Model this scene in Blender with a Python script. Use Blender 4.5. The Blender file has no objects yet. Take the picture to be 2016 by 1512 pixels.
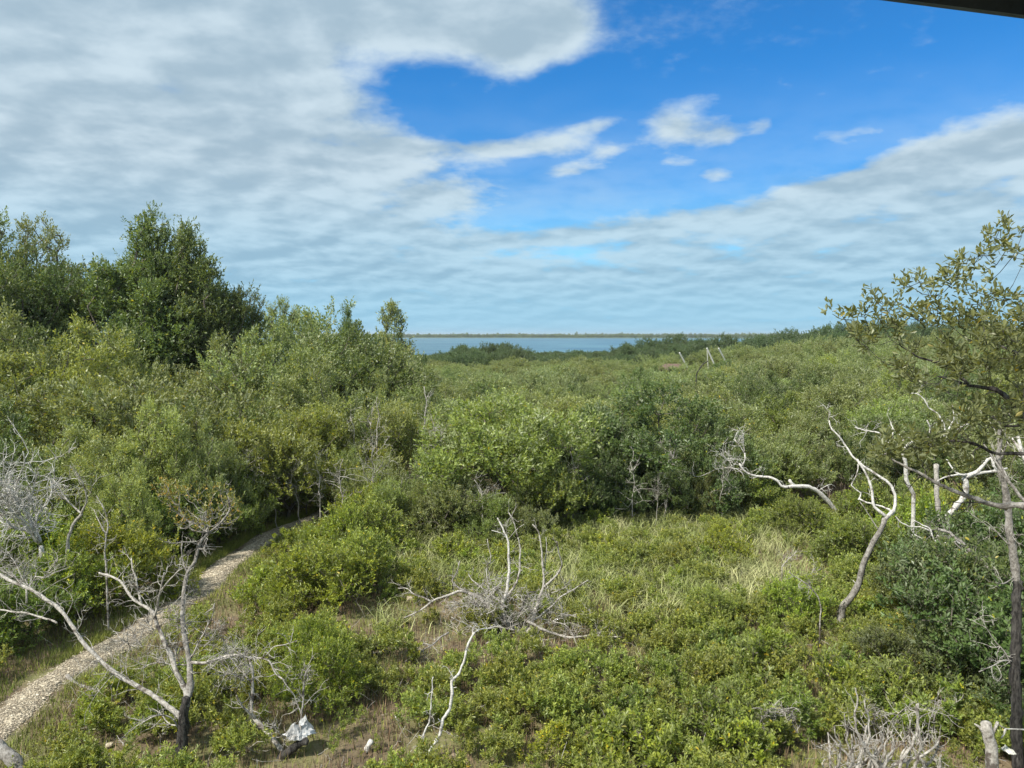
import bpy, math, random
import numpy as np
from mathutils import Vector

PI = math.pi
R = math.radians
scene = bpy.context.scene
COL = scene.collection

# ------------------------------------------------------------------ camera
CAM_H = 6.5
FPX, CX, CY = 1530.0, 1008.0, 756.0
PITCH = R(3.6)
cd = bpy.data.cameras.new('camera')
cd.sensor_width = 36.0
cd.lens = FPX / 2016.0 * 36.0
cd.clip_start = 0.05
cd.clip_end = 20000
cam = bpy.data.objects.new('camera', cd)
COL.objects.link(cam)
cam.location = (0, 0, CAM_H)
cam.rotation_euler = (PI / 2 - PITCH, 0, 0)
scene.camera = cam

# ------------------------------------------------------------------ light and colour management
scene.view_settings.view_transform = 'Standard'
scene.view_settings.look = 'None'
scene.view_settings.gamma = 1.0
scene.view_settings.exposure = 0.7
scene.view_settings.use_curve_mapping = False
scene.cycles.use_denoising = True
scene.cycles.max_bounces = 6
scene.cycles.diffuse_bounces = 3
scene.cycles.glossy_bounces = 2
scene.cycles.transmission_bounces = 4
scene.cycles.transparent_max_bounces = 4

SUN_AZ, SUN_EL = 232.0, 50.0        # degrees clockwise from +Y, degrees up
sv = Vector((math.sin(R(SUN_AZ)) * math.cos(R(SUN_EL)), math.cos(R(SUN_AZ)) * math.cos(R(SUN_EL)), math.sin(R(SUN_EL))))
sl = bpy.data.lights.new('sun', 'SUN')
sl.energy = 4.6
sl.angle = R(4)
sl.color = (1.0, 0.95, 0.86)
sun = bpy.data.objects.new('sun', sl)
COL.objects.link(sun)
sun.rotation_euler = sv.to_track_quat('Z', 'Y').to_euler()

# ------------------------------------------------------------------ node helper
class NT:
    def __init__(s, nt):
        s.nt = nt
    def n(s, t, **kw):
        nd = s.nt.nodes.new(t)
        for k, v in kw.items():
            setattr(nd, k, v)
        return nd
    def put(s, sock, v):
        if isinstance(v, bpy.types.NodeSocket):
            s.nt.links.new(v, sock)
        else:
            sock.default_value = v
    def m(s, op, a, b=0.0, c=0.0, clamp=False):
        nd = s.n('ShaderNodeMath', operation=op, use_clamp=clamp)
        s.put(nd.inputs[0], a); s.put(nd.inputs[1], b); s.put(nd.inputs[2], c)
        return nd.outputs[0]
    def noise(s, vec, scale, detail=4, rough=0.55, lac=2.0, dist=0.0, out=0):
        nd = s.n('ShaderNodeTexNoise')
        if vec is not None:
            s.put(nd.inputs['Vector'], vec)
        nd.inputs['Scale'].default_value = scale
        nd.inputs['Detail'].default_value = detail
        nd.inputs['Roughness'].default_value = rough
        nd.inputs['Lacunarity'].default_value = lac
        nd.inputs['Distortion'].default_value = dist
        return nd.outputs[out]
    def mix(s, f, a, b, mode='MIX'):
        nd = s.n('ShaderNodeMix', data_type='RGBA', blend_type=mode)
        s.put(nd.inputs[0], f); s.put(nd.inputs[6], col4(a)); s.put(nd.inputs[7], col4(b))
        return nd.outputs[2]
    def smooth(s, v, lo, hi, a=0.0, b=1.0):
        nd = s.n('ShaderNodeMapRange', interpolation_type='SMOOTHSTEP')
        s.put(nd.inputs[0], v)
        nd.inputs[1].default_value = lo; nd.inputs[2].default_value = hi
        nd.inputs[3].default_value = a; nd.inputs[4].default_value = b
        return nd.outputs[0]

def col4(c):
    if isinstance(c, tuple) and len(c) == 3:
        return (c[0], c[1], c[2], 1.0)
    return c

# ------------------------------------------------------------------ sky
world = bpy.data.worlds.new('World')
scene.world = world
world.use_nodes = True
wt = world.node_tree
wt.nodes.clear()
W = NT(wt)
wout = W.n('ShaderNodeOutputWorld')
bg = W.n('ShaderNodeBackground')
wt.links.new(bg.outputs[0], wout.inputs[0])
SKY_S = 0.1
HAZE = 0.00013
bg.inputs[1].default_value = SKY_S
sky = W.n('ShaderNodeTexSky', sky_type='NISHITA')
sky.sun_disc = False
sky.sun_elevation = R(SUN_EL)
sky.sun_rotation = R(SUN_AZ)
sky.altitude = 0
sky.air_density = 1.0
sky.dust_density = 0.4
sky.ozone_density = 2.0
tc = W.n('ShaderNodeTexCoord')
sp = W.n('ShaderNodeSeparateXYZ')
wt.links.new(tc.outputs['Generated'], sp.inputs[0])
dx, dy, dz = sp.outputs
az = W.m('MULTIPLY', W.m('ARCTAN2', dx, dy), 180 / PI)
el = W.m('MULTIPLY', W.m('ARCSINE', dz), 180 / PI)
zz = W.m('ADD', W.m('MAXIMUM', dz, 0.0), 0.20)
cv = W.n('ShaderNodeCombineXYZ')
W.put(cv.inputs[0], W.m('DIVIDE', dx, zz)); W.put(cv.inputs[1], W.m('DIVIDE', dy, zz)); cv.inputs[2].default_value = 3.7
P0 = cv.outputs[0]
n_big = W.noise(P0, 1.3, 3, 0.5)
n_mid = W.noise(P0, 4.2, 8, 0.55, dist=0.12)
va = W.n('ShaderNodeVectorMath', operation='ADD'); W.put(va.inputs[0], P0); va.inputs[1].default_value = (.03, .085, 0.0)
n_off = W.noise(va.outputs[0], 4.2, 5, 0.52, dist=0.12)
n_sm = W.noise(P0, 4.2, 5, 0.52, dist=0.12)
n_fine = W.noise(P0, 11.0, 6, 0.6, dist=0.2)

def blob(a0, e0, ra, re, tilt=0.0):
    """smooth bump round the direction (azimuth a0, elevation e0), radii in degrees"""
    ca, sa = math.cos(R(tilt)), math.sin(R(tilt))
    da = W.m('SUBTRACT', az, a0); de = W.m('SUBTRACT', el, e0)
    u = W.m('DIVIDE', W.m('ADD', W.m('MULTIPLY', da, ca), W.m('MULTIPLY', de, sa)), ra)
    v = W.m('DIVIDE', W.m('SUBTRACT', W.m('MULTIPLY', de, ca), W.m('MULTIPLY', da, sa)), re)
    d2 = W.m('ADD', W.m('MULTIPLY', u, u), W.m('MULTIPLY', v, v))
    return W.m('EXPONENT', W.m('MULTIPLY', d2, -1.0))

def gaz(px, py):
    X = (px - CX) / FPX; Uu = -(py - CY) / FPX
    d = Vector((X, math.cos(PITCH) + Uu * math.sin(PITCH), -math.sin(PITCH) + Uu * math.cos(PITCH))).normalized()
    return math.degrees(math.atan2(d.x, d.y)), math.degrees(math.asin(d.z))

def blobpx(px, py, rx, ry, tilt=0.0):
    a, e = gaz(px, py)
    k = 180 / PI / FPX
    return blob(a, e, rx * k, ry * k, tilt)

holes = None
for (px, py, rx, ry, t, s) in [
        (1640, 40, 520, 210, 0, 2.6), (1180, 190, 330, 110, 10, 1.9), (1330, 285, 330, 75, 0, 1.5),
        (860, 180, 150, 75, -10, 0.9), (720, 95, 70, 40, 0, 0.55), (1120, 395, 180, 42, 8, 1.15), (960, 430, 120, 25, 5, 0.5),
        (1080, 497, 240, 20, 2, 0.75), (640, 285, 70, 14, 0, 0.45), (1290, 345, 160, 50, 0, 0.7)]:
    b = W.m('MULTIPLY', blobpx(px, py, rx, ry, t), s)
    holes = b if holes is None else W.m('ADD', holes, b)
puffs = None
for (px, py, rx, ry, t, s) in [
        (1330, 250, 60, 42, 0, 1.45), (1425, 262, 50, 28, 0, 1.25), (1505, 245, 28, 20, 0, 0.95), (1640, 268, 62, 20, 0, 0.8),
        (1330, 320, 40, 12, 0, 0.8), (1180, 245, 45, 15, 8, .7), (1060, 285, 90, 20, 4, .75), (1050, 75, 110, 55, 15, 1.9), (800, 20, 300, 60, 0, 1.4),
        (1195, 300, 40, 14, 0, .8), (1410, 345, 60, 22, 0, 1.0), (250, 200, 480, 330, 0, .55), (1960, 290, 120, 45, 16, 1.2), (1760, 340, 160, 36, 14, 1.5),
        (905, 290, 180, 26, 0, 0.9), (1120, 335, 110, 16, 5, 0.8)]:
    b = W.m('MULTIPLY', blobpx(px, py, rx, ry, t), s)
    puffs = b if puffs is None else W.m('ADD', puffs, b)
cov = W.m('ADD', 0.95, W.m('SUBTRACT', puffs, W.m('MINIMUM', holes, 1.45)))
cov = W.m('ADD', cov, W.m('MULTIPLY', W.smooth(el, 13.0, 7.0), .18))
cov = W.m('ADD', cov, W.m('MULTIPLY', W.m('SUBTRACT', n_mid, 0.5), 2.7))
cov = W.m('ADD', cov, W.m('MULTIPLY', W.m('SUBTRACT', n_fine, 0.5), 1.0))
alpha = W.smooth(cov, -0.3, 0.95)
alpha = W.m('MAXIMUM', alpha, W.m('MULTIPLY', W.smooth(el, 19.0, 6.0), W.m('MULTIPLY', n_mid, 0.75)))
# cloud body: grey undersides, paler where thin or where the noise lifts
shade = W.m('ADD', W.m('MULTIPLY', W.m('SUBTRACT', n_mid, 0.5), 1.0), W.m('MULTIPLY', W.m('SUBTRACT', n_big, 0.5), 0.8))
shade = W.m('ADD', shade, W.m('MULTIPLY', W.m('SUBTRACT', n_fine, 0.5), 0.5))
shade = W.m('ADD', shade, W.m('MULTIPLY', W.m('SUBTRACT', n_sm, n_off), 3.4))
shade = W.m('ADD', shade, W.m('MULTIPLY', W.m('SUBTRACT', 1.1, cov), .35))
shade = W.smooth(shade, -0.75, 0.7)
K = 1.0 / SKY_S
def ck(r, g, b, e=1.0):
    return (r * K * e, g * K * e, b * K * e, 1.0)
cl_hi = W.mix(shade, ck(0.235, 0.32, 0.39), ck(0.38, 0.465, 0.525))
cl_lo = W.mix(shade, ck(0.185, 0.315, 0.415), ck(0.285, 0.435, 0.535))
cloud = W.mix(W.smooth(el, 3.0, 13.0), cl_lo, cl_hi)
blue = W.mix(1.0, sky.outputs[0], (0.145, 0.60, 0.99, 1.0), 'MULTIPLY')
lowblue = W.mix(0.0, ck(0.22, 0.55, 0.78), ck(0.22, 0.55, 0.78))
blue = W.mix(W.smooth(el, 2.0, 11.0), lowblue, blue)
skyc = W.mix(alpha, blue, cloud)
hz = W.m('MULTIPLY', W.smooth(el, 5.0, 0.3), 0.62)
skyc = W.mix(hz, skyc, ck(0.19, 0.395, 0.53))
# below the horizon the world is only ever seen by bounced light: soft dull green-grey
skyc = W.mix(W.smooth(dz, -0.002, -0.02), skyc, ck(0.08, 0.12, 0.11))
wt.links.new(skyc, bg.inputs[0])

# ------------------------------------------------------------------ materials
def new_mat(name):
    m = bpy.data.materials.new(name)
    m.use_nodes = True
    m.node_tree.nodes.clear()
    t = NT(m.node_tree)
    out = t.n('ShaderNodeOutputMaterial')
    return m, t, out

def leaf_mat(name, old, young, under, yellow=(0.50, 0.40, 0.04), yfrac=0.012, rough=0.42, trans=0.36):
    m, t, out = new_mat(name)
    at = t.n('ShaderNodeAttribute', attribute_name='leafvar')
    s = t.n('ShaderNodeSeparateColor'); t.nt.links.new(at.outputs['Color'], s.inputs[0])
    rnd, age = s.outputs[0], s.outputs[1]
    oi = t.n('ShaderNodeObjectInfo')
    f = t.m('ADD', t.m('MULTIPLY', age, 0.75), t.m('MULTIPLY', t.m('SUBTRACT', rnd, 0.5), 0.6), clamp=True)
    c = t.mix(f, old, young)
    c = t.mix(t.m('GREATER_THAN', rnd, 1.0 - yfrac), c, yellow)
    # natural tree-to-tree variation
    hs = t.n('ShaderNodeHueSaturation')
    t.put(hs.inputs['Hue'], t.m('ADD', 0.485, t.m('MULTIPLY', oi.outputs['Random'], 0.03)))
    t.put(hs.inputs['Value'], t.m('ADD', 0.86, t.m('MULTIPLY', oi.outputs['Random'], 0.26)))
    t.put(hs.inputs['Color'], c)
    c = t.mix(1.0, hs.outputs[0], oi.outputs['Color'], 'MULTIPLY')
    geo = t.n('ShaderNodeNewGeometry')
    cf = t.mix(t.m('MULTIPLY', geo.outputs['Backfacing'], 0.6), c, under)
    b = t.n('ShaderNodeBsdfPrincipled')
    t.put(b.inputs['Base Color'], cf)
    b.inputs['Roughness'].default_value = rough
    b.inputs['Specular IOR Level'].default_value = 0.42
    tr = t.n('ShaderNodeBsdfTranslucent')
    t.put(tr.inputs[0], t.mix(1.0, c, (1.5, 1.35, 0.5, 1), 'MULTIPLY'))
    mx = t.n('ShaderNodeMixShader'); mx.inputs[0].default_value = trans
    t.nt.links.new(b.outputs[0], mx.inputs[1]); t.nt.links.new(tr.outputs[0], mx.inputs[2])
    t.nt.links.new(mx.outputs[0], out.inputs[0])
    return m

def rough_mat(name, c1, c2, scale, c3=None, s3=1.0, rough=0.85, bump=0.3, bscale=None, stretch=None, t3=(0.5, 0.65), rand=0.0):
    m, t, out = new_mat(name)
    co = t.n('ShaderNodeTexCoord').outputs['Object']
    if stretch:
        mp = t.n('ShaderNodeMapping'); mp.inputs['Scale'].default_value = stretch
        t.put(mp.inputs[0], co); co = mp.outputs[0]
    c = t.mix(t.smooth(t.noise(co, scale, 6, 0.65), 0.36, 0.64), c1, c2)
    if c3:
        c = t.mix(t.smooth(t.noise(co, s3, 4, 0.6), t3[0], t3[1]), c, c3)
    if rand:
        g = t.n('ShaderNodeNewGeometry')
        k = t.m('ADD', 1 - rand, t.m('MULTIPLY', g.outputs['Random Per Island'], 2 * rand))
        vv = t.n('ShaderNodeCombineColor'); t.put(vv.inputs[0], k); t.put(vv.inputs[1], k); t.put(vv.inputs[2], k)
        c = t.mix(1.0, c, vv.outputs[0], 'MULTIPLY')
    b = t.n('ShaderNodeBsdfPrincipled')
    t.put(b.inputs['Base Color'], c)
    b.inputs['Roughness'].default_value = rough
    b.inputs['Specular IOR Level'].default_value = 0.25
    if bump:
        bp = t.n('ShaderNodeBump'); bp.inputs['Strength'].default_value = bump; bp.inputs['Distance'].default_value = 0.03
        t.put(bp.inputs['Height'], t.noise(co, bscale or scale * 3, 6, 0.7))
        t.nt.links.new(bp.outputs[0], b.inputs['Normal'])
    t.nt.links.new(b.outputs[0], out.inputs[0])
    return m

M = {}
M['leaf_shrub'] = leaf_mat('leaf_shrub', (0.120, 0.165, 0.030), (0.36, 0.39, 0.080), (0.26, 0.29, 0.14), yfrac=0.018)
M['leaf_tree'] = leaf_mat('leaf_tree', (0.115, 0.158, 0.046), (0.305, 0.35, 0.125), (0.36, 0.39, 0.25), yfrac=0.006)
M['leaf_dark'] = leaf_mat('leaf_dark', (0.095, 0.130, 0.040), (0.24, 0.275, 0.095), (0.25, 0.28, 0.18), yfrac=0.008)
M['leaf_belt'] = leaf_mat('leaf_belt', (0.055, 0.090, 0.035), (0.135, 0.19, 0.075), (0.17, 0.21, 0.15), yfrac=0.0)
M['leaf_near'] = leaf_mat('leaf_near', (0.105, 0.130, 0.050), (0.235, 0.265, 0.105), (0.29, 0.32, 0.19), yfrac=0.008, trans=0.4)
M['leaf_autumn'] = leaf_mat('leaf_autumn', (0.16, 0.18, 0.045), (0.34, 0.33, 0.08), (0.24, 0.23, 0.10), yellow=(0.42, 0.30, 0.07), yfrac=0.2)
M['bark_brown'] = rough_mat('bark_brown', (0.07, 0.058, 0.045), (0.17, 0.15, 0.125), 14, rough=0.9, bump=0.5, stretch=(1, 1, .25))
M['bark_dark'] = rough_mat('bark_dark', (0.018, 0.016, 0.015), (0.085, 0.078, 0.07), 30, rough=0.9, bump=0.9, stretch=(1, 1, .22), c3=(.16, .15, .135), s3=9, t3=(.56, .7))
M['deadwood_pale'] = rough_mat('deadwood_pale', (0.30, 0.275, 0.24), (0.55, 0.52, 0.47), 26, c3=(0.12, 0.10, 0.085), s3=7, t3=(.50, .64), rough=0.85, bump=0.8)
M['deadwood_white'] = rough_mat('deadwood_white', (0.42, 0.40, 0.37), (0.68, 0.66, 0.62), 20, c3=(0.20, 0.175, 0.15), s3=6, t3=(.52, .66), rough=0.8, bump=0.7)
M['deadwood_grey'] = rough_mat('deadwood_grey', (0.14, 0.125, 0.11), (0.32, 0.30, 0.27), 26, c3=(0.38, 0.36, 0.33), s3=8, t3=(.5, .66), rough=0.85, bump=0.7)
M['stone'] = rough_mat('stone', (0.285, 0.24, 0.17), (0.50, 0.44, 0.335), 9, rough=0.9, bump=0.3, rand=0.35)
M['spike'] = rough_mat('spike', (0.15, 0.10, 0.062), (0.30, 0.22, 0.14), 1.2, rough=0.95, bump=0, rand=0.6)
M['grass_dry'] = rough_mat('grass_dry', (0.20, 0.24, 0.075), (0.41, 0.41, 0.20), 0.8, rough=0.8, bump=0, rand=0.4)
M['grass_green'] = rough_mat('grass_green', (0.13, 0.165, 0.03), (0.26, 0.28, 0.06), 0.9, rough=0.7, bump=0, rand=0.4)
M['cloth'] = rough_mat('cloth', (0.32, 0.32, 0.31), (0.50, 0.51, 0.51), 5, c3=(0.42, 0.34, 0.26), s3=6, t3=(.6, .75), rough=0.6, bump=0.2)
M['rag_grey'] = rough_mat('rag_grey', (0.42, 0.42, 0.36), (0.62, 0.62, 0.56), 9, rough=0.8, bump=0.5)

# ------------------------------------------------------------------ mesh helpers
def mesh_np(name, V, T=None, Q=None, mats=(), mT=0, mQ=0, attr=None, smooth=False):
    me = bpy.data.meshes.new(name)
    V = np.asarray(V, dtype=np.float32)
    T = np.zeros((0, 3), int) if T is None or len(T) == 0 else np.asarray(T)
    Q = np.zeros((0, 4), int) if Q is None or len(Q) == 0 else np.asarray(Q)
    nt, nq = len(T), len(Q)
    me.vertices.add(len(V)); me.vertices.foreach_set('co', V.ravel())
    me.loops.add(nt * 3 + nq * 4)
    me.loops.foreach_set('vertex_index', np.concatenate([T.ravel(), Q.ravel()]).astype(np.int32))
    me.polygons.add(nt + nq)
    me.polygons.foreach_set('loop_start', np.concatenate([np.arange(nt) * 3, nt * 3 + np.arange(nq) * 4]).astype(np.int32))
    me.polygons.foreach_set('material_index', np.concatenate([np.full(nt, mT), np.full(nq, mQ)]).astype(np.int32))
    me.polygons.foreach_set('use_smooth', np.full(nt + nq, smooth, dtype=bool))
    for m in mats:
        me.materials.append(m)
    if attr is not None:
        a = me.attributes.new('leafvar', 'FLOAT_COLOR', 'POINT')
        a.data.foreach_set('color', np.asarray(attr, dtype=np.float32).ravel())
    me.update(calc_edges=True)
    return me

def nrm(a):
    return a / np.maximum(np.linalg.norm(a, axis=-1, keepdims=True), 1e-9)

def perp(d):
    h = np.where(np.abs(d[..., 2:3]) < 0.9, np.array([0, 0, 1.0]), np.array([1.0, 0, 0]))
    u = nrm(np.cross(d, h))
    return u, np.cross(d, u)

def segs_mesh(A, B, ra, rb, sides=4):
    """frusta for many segments at once"""
    d = nrm(B - A); u, v = perp(d)
    th = np.arange(sides) / sides * 2 * PI
    c, s = np.cos(th), np.sin(th)
    off = u[:, None, :] * c[None, :, None] + v[:, None, :] * s[None, :, None]
    V = np.stack([A[:, None] + off * ra[:, None, None], B[:, None] + off * rb[:, None, None]], 1).reshape(-1, 3)
    n = len(A); base = (np.arange(n) * 2 * sides)[:, None]
    i = np.arange(sides); j = (i + 1) % sides
    Q = np.stack([base + i, base + j, base + sides + j, base + sides + i], -1).reshape(-1, 4)
    return V, Q

def sweep(P, r, sides=8, rng=None, lump=0.0, cap=True):
    P = np.asarray(P, float); n = len(P)
    r = np.broadcast_to(np.asarray(r, float), (n,)).copy()
    T = nrm(np.gradient(P, axis=0))
    u, v = perp(T[0:1]); U = [u[0]]
    for k in range(1, n):
        w = U[-1] - T[k] * np.dot(U[-1], T[k])
        U.append(w / max(np.linalg.norm(w), 1e-9))
    U = np.array(U); Vv = np.cross(T, U)
    th = np.arange(sides) / sides * 2 * PI
    rr = r[:, None] * np.ones((1, sides))
    if lump and rng is not None:
        rr = rr * (1 + lump * rng.normal(size=(n, sides)).clip(-1.6, 1.6) * 0.6 + lump * rng.normal(size=(n, 1)).clip(-1.5, 1.5) * 0.6)
    V = P[:, None] + (U[:, None] * np.cos(th)[None, :, None] + Vv[:, None] * np.sin(th)[None, :, None]) * rr[..., None]
    V = V.reshape(-1, 3)
    i = np.arange(sides); j = (i + 1) % sides
    b = (np.arange(n - 1) * sides)[:, None]
    Q = np.stack([b + i, b + j, b + sides + j, b + sides + i], -1).reshape(-1, 4)
    T3 = np.zeros((0, 3), int)
    if cap:
        V = np.vstack([V, P[-1] + T[-1] * r[-1] * 0.6, P[0] - T[0] * r[0] * 0.2])
        e = (n - 1) * sides; k1, k0 = len(V) - 2, len(V) - 1
        T3 = np.concatenate([np.stack([e + i, e + j, np.full(sides, k1)], -1), np.stack([j, i, np.full(sides, k0)], -1)])
    return V, T3, Q

def merge(parts):
    Vs, Ts, Qs, o = [], [], [], 0
    for V, T, Q in parts:
        Vs.append(V); Ts.append(np.asarray(T).reshape(-1, 3) + o); Qs.append(np.asarray(Q).reshape(-1, 4) + o); o += len(V)
    if not Vs:
        return np.zeros((0, 3)), np.zeros((0, 3), int), np.zeros((0, 4), int)
    return np.vstack(Vs), np.vstack(Ts), np.vstack(Qs)

def leaves(P, D, L, nl, ll, lw, rng, fine=False, ang=(28, 62), t0=0.15):
    """leaves in a spiral round each shoot. P base, D direction, L length of every shoot"""
    S = len(P)
    t = np.tile(np.linspace(t0, 1.0, nl), (S, 1)) + rng.uniform(-.04, .04, (S, nl))
    phi = np.arange(nl)[None, :] * 2.4 + rng.uniform(0, 6.28, (S, 1)) + rng.normal(0, .3, (S, nl))
    a = np.radians(ang[1] + (ang[0] - ang[1]) * t + rng.normal(0, 12, (S, nl)))
    u, v = perp(D)
    rad = u[:, None] * np.cos(phi)[..., None] + v[:, None] * np.sin(phi)[..., None]
    ld = nrm(D[:, None] * np.cos(a)[..., None] + rad * np.sin(a)[..., None])
    wd = nrm(np.cross(ld, D[:, None] + 0.001))
    # roll the blade a little
    up = nrm(np.cross(wd, ld))
    ro = rng.normal(0, .55, (S, nl))[..., None]
    wd2 = wd * np.cos(ro) + up * np.sin(ro); up2 = np.cross(wd2, ld)
    base = P[:, None] + D[:, None] * (t * L[:, None])[..., None]
    sz = (1.0 - 0.35 * np.clip(t - .6, 0, 1)) * rng.uniform(.7, 1.2, (S, nl))
    l = (ll * sz)[..., None]; w = (lw * 0.5 * sz * rng.uniform(.85, 1.15, (S, nl)))[..., None]
    N = S * nl
    f = lambda x: x.reshape(N, 3)
    if fine:
        pts = [base, base + ld * l * .33 + wd2 * w * .8 + up2 * w * .3, base + ld * l * .68 + wd2 * w + up2 * w * .25,
               base + ld * l - up2 * w * .25, base + ld * l * .68 - wd2 * w + up2 * w * .25, base + ld * l * .33 - wd2 * w * .8 + up2 * w * .3]
        V = np.stack([f(p) for p in pts], 1).reshape(-1, 3)
        o = (np.arange(N) * 6)[:, None]
        T = np.zeros((0, 3), int)
        Q = np.concatenate([o + np.array([0, 1, 2, 3]), o + np.array([0, 3, 4, 5])])
        nv = 6
    else:
        pts = [base, base + ld * l * .55 + wd2 * w + up2 * w * .3, base + ld * l, base + ld * l * .55 - wd2 * w + up2 * w * .3]
        V = np.stack([f(p) for p in pts], 1).reshape(-1, 3)
        o = (np.arange(N) * 4)[:, None]
        T = np.concatenate([o + np.array([0, 1, 2]), o + np.array([0, 2, 3])])
        Q = np.zeros((0, 4), int)
        nv = 4
    rnd = rng.uniform(0, 1, N); age = np.clip(t.reshape(N), 0, 1)
    A = np.stack([rnd, age, np.zeros(N), np.ones(N)], 1)
    return V, T, Q, np.repeat(A, nv, 0)

def grow(tips, root, rng, trunk=None, step=0.45, wig=0.12, cost_path=0.4, rt=0.006, expo=2.3, upcurve=0.12):
    """join tips to a root through a low-cost branching tree; returns node positions, parents, radii"""
    pts = [np.array(root, float)]; par = [-1]; plen = [0.0]
    if trunk is not None:
        for p in trunk:
            pts.append(np.array(p, float)); par.append(len(pts) - 2); plen.append(plen[-1] + np.linalg.norm(pts[-1] - pts[-2]))
    cap = len(pts) + len(tips) * 14 + 50
    PA = np.zeros((cap, 3)); PL = np.zeros(cap); n = len(pts)
    PA[:n] = pts; PL[:n] = plen
    first = max(0, n - 2)
    order = np.argsort(np.linalg.norm(tips - PA[n - 1], axis=1))
    tipnode = []
    for k in order:
        tp = tips[k]
        c = np.linalg.norm(PA[first:n] - tp, axis=1) + cost_path * PL[first:n]
        i = int(np.argmin(c)) + first
        a = PA[i]; d = np.linalg.norm(tp - a); m = min(12, max(1, int(math.ceil(d / step))))
        prev = i
        for q in range(1, m + 1):
            f = q / m
            p = a + (tp - a) * f
            if q < m:
                p = p + rng.normal(0, wig * min(1, d * .4) * .5, 3) + np.array([0, 0, -upcurve * d * math.sin(f * PI)])
            PA[n] = p; PL[n] = PL[prev] + np.linalg.norm(p - PA[prev]); par.append(prev); prev = n; n += 1
            if n >= cap - 2:
                break
        tipnode.append(prev)
        if n >= cap - 2:
            break
    PA = PA[:n]; par = np.array(par[:n])
    load = np.zeros(n)
    for tnode in tipnode:
        load[tnode] += 1
    for k in range(n - 1, 0, -1):
        load[par[k]] += load[k]
    rad = rt * np.maximum(load, 1) ** (1 / expo)
    return PA, par, rad

def branch_mesh(PA, par, rad, sides=4):
    k = np.arange(1, len(PA))
    V, Q = segs_mesh(PA[par[k]], PA[k], rad[par[k]] * .5 + rad[k] * .5, rad[k], sides)
    return V, Q

# ------------------------------------------------------------------ crown shapes
def sphere_dirs(n, rng, lo=-0.35):
    z = rng.uniform(lo, 1, n); a = rng.uniform(0, 2 * PI, n); r = np.sqrt(1 - z * z)
    return np.stack([r * np.cos(a), r * np.sin(a), z], 1)

def lobed(rng, H, Rr, K, n, zlo=0.3, rl=(.3, .5), flat=.8, lo=-.5):
    c = []
    for k in range(K):
        a = k * 2.4 + rng.uniform(-.5, .5); q = math.sqrt((k + .5) / K)
        z = H * (zlo + (0.93 - zlo) * rng.uniform(.15, 1.0) * math.sqrt(max(0.05, 1 - (q * .85) ** 2)))
        c.append((math.cos(a) * q * Rr * .72, math.sin(a) * q * Rr * .72, z, Rr * rng.uniform(*rl)))
    c = np.array(c)
    idx = rng.choice(K, n, p=c[:, 3] ** 2 / (c[:, 3] ** 2).sum())
    d = sphere_dirs(n, rng, lo); r = c[idx, 3] * rng.uniform(.55, 1.05, n)
    p = c[idx, :3] + d * r[:, None] * np.array([1, 1, flat])
    p[:, 2] -= c[idx, 3] * flat * .7
    out = nrm(d + np.array([0, 0, .9]) + rng.normal(0, .25, (n, 3)))
    keep = p[:, 2] > 0.06 * H
    return p[keep], out[keep]

def spires(rng, H, Rr, K, n, zlo=0.15, fat=.36):
    c = []
    for k in range(K):
        a = k * 2.4 + rng.uniform(-.6, .6); q = math.sqrt((k + .3) / K)
        c.append((math.cos(a) * q * Rr * .7, math.sin(a) * q * Rr * .7, H * (1.0 - .38 * q * rng.uniform(.5, 1.2))))
    c = np.array(c); idx = rng.integers(0, K, n)
    t = rng.uniform(0, 1, n) ** 0.9; top = c[idx, 2]
    z = zlo * H + (top - zlo * H) * t
    a = rng.uniform(0, 2 * PI, n)
    # side boughs: radius pulsed with height so the outline is toothed
    pulse = 1 + .3 * np.sin(z * 5 + idx * 2.1 + a * 2)
    rr = Rr * fat * 1.25 * np.clip(1 - t, 0, 1) ** .62 * pulse * rng.uniform(.45, 1.05, n) + .05 * Rr
    p = np.stack([c[idx, 0] + np.cos(a) * rr, c[idx, 1] + np.sin(a) * rr, z], 1)
    out = nrm(np.stack([np.cos(a) * .5, np.sin(a) * .5, np.full(n, 1.0)], 1) + rng.normal(0, .25, (n, 3)))
    return p, out

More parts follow.
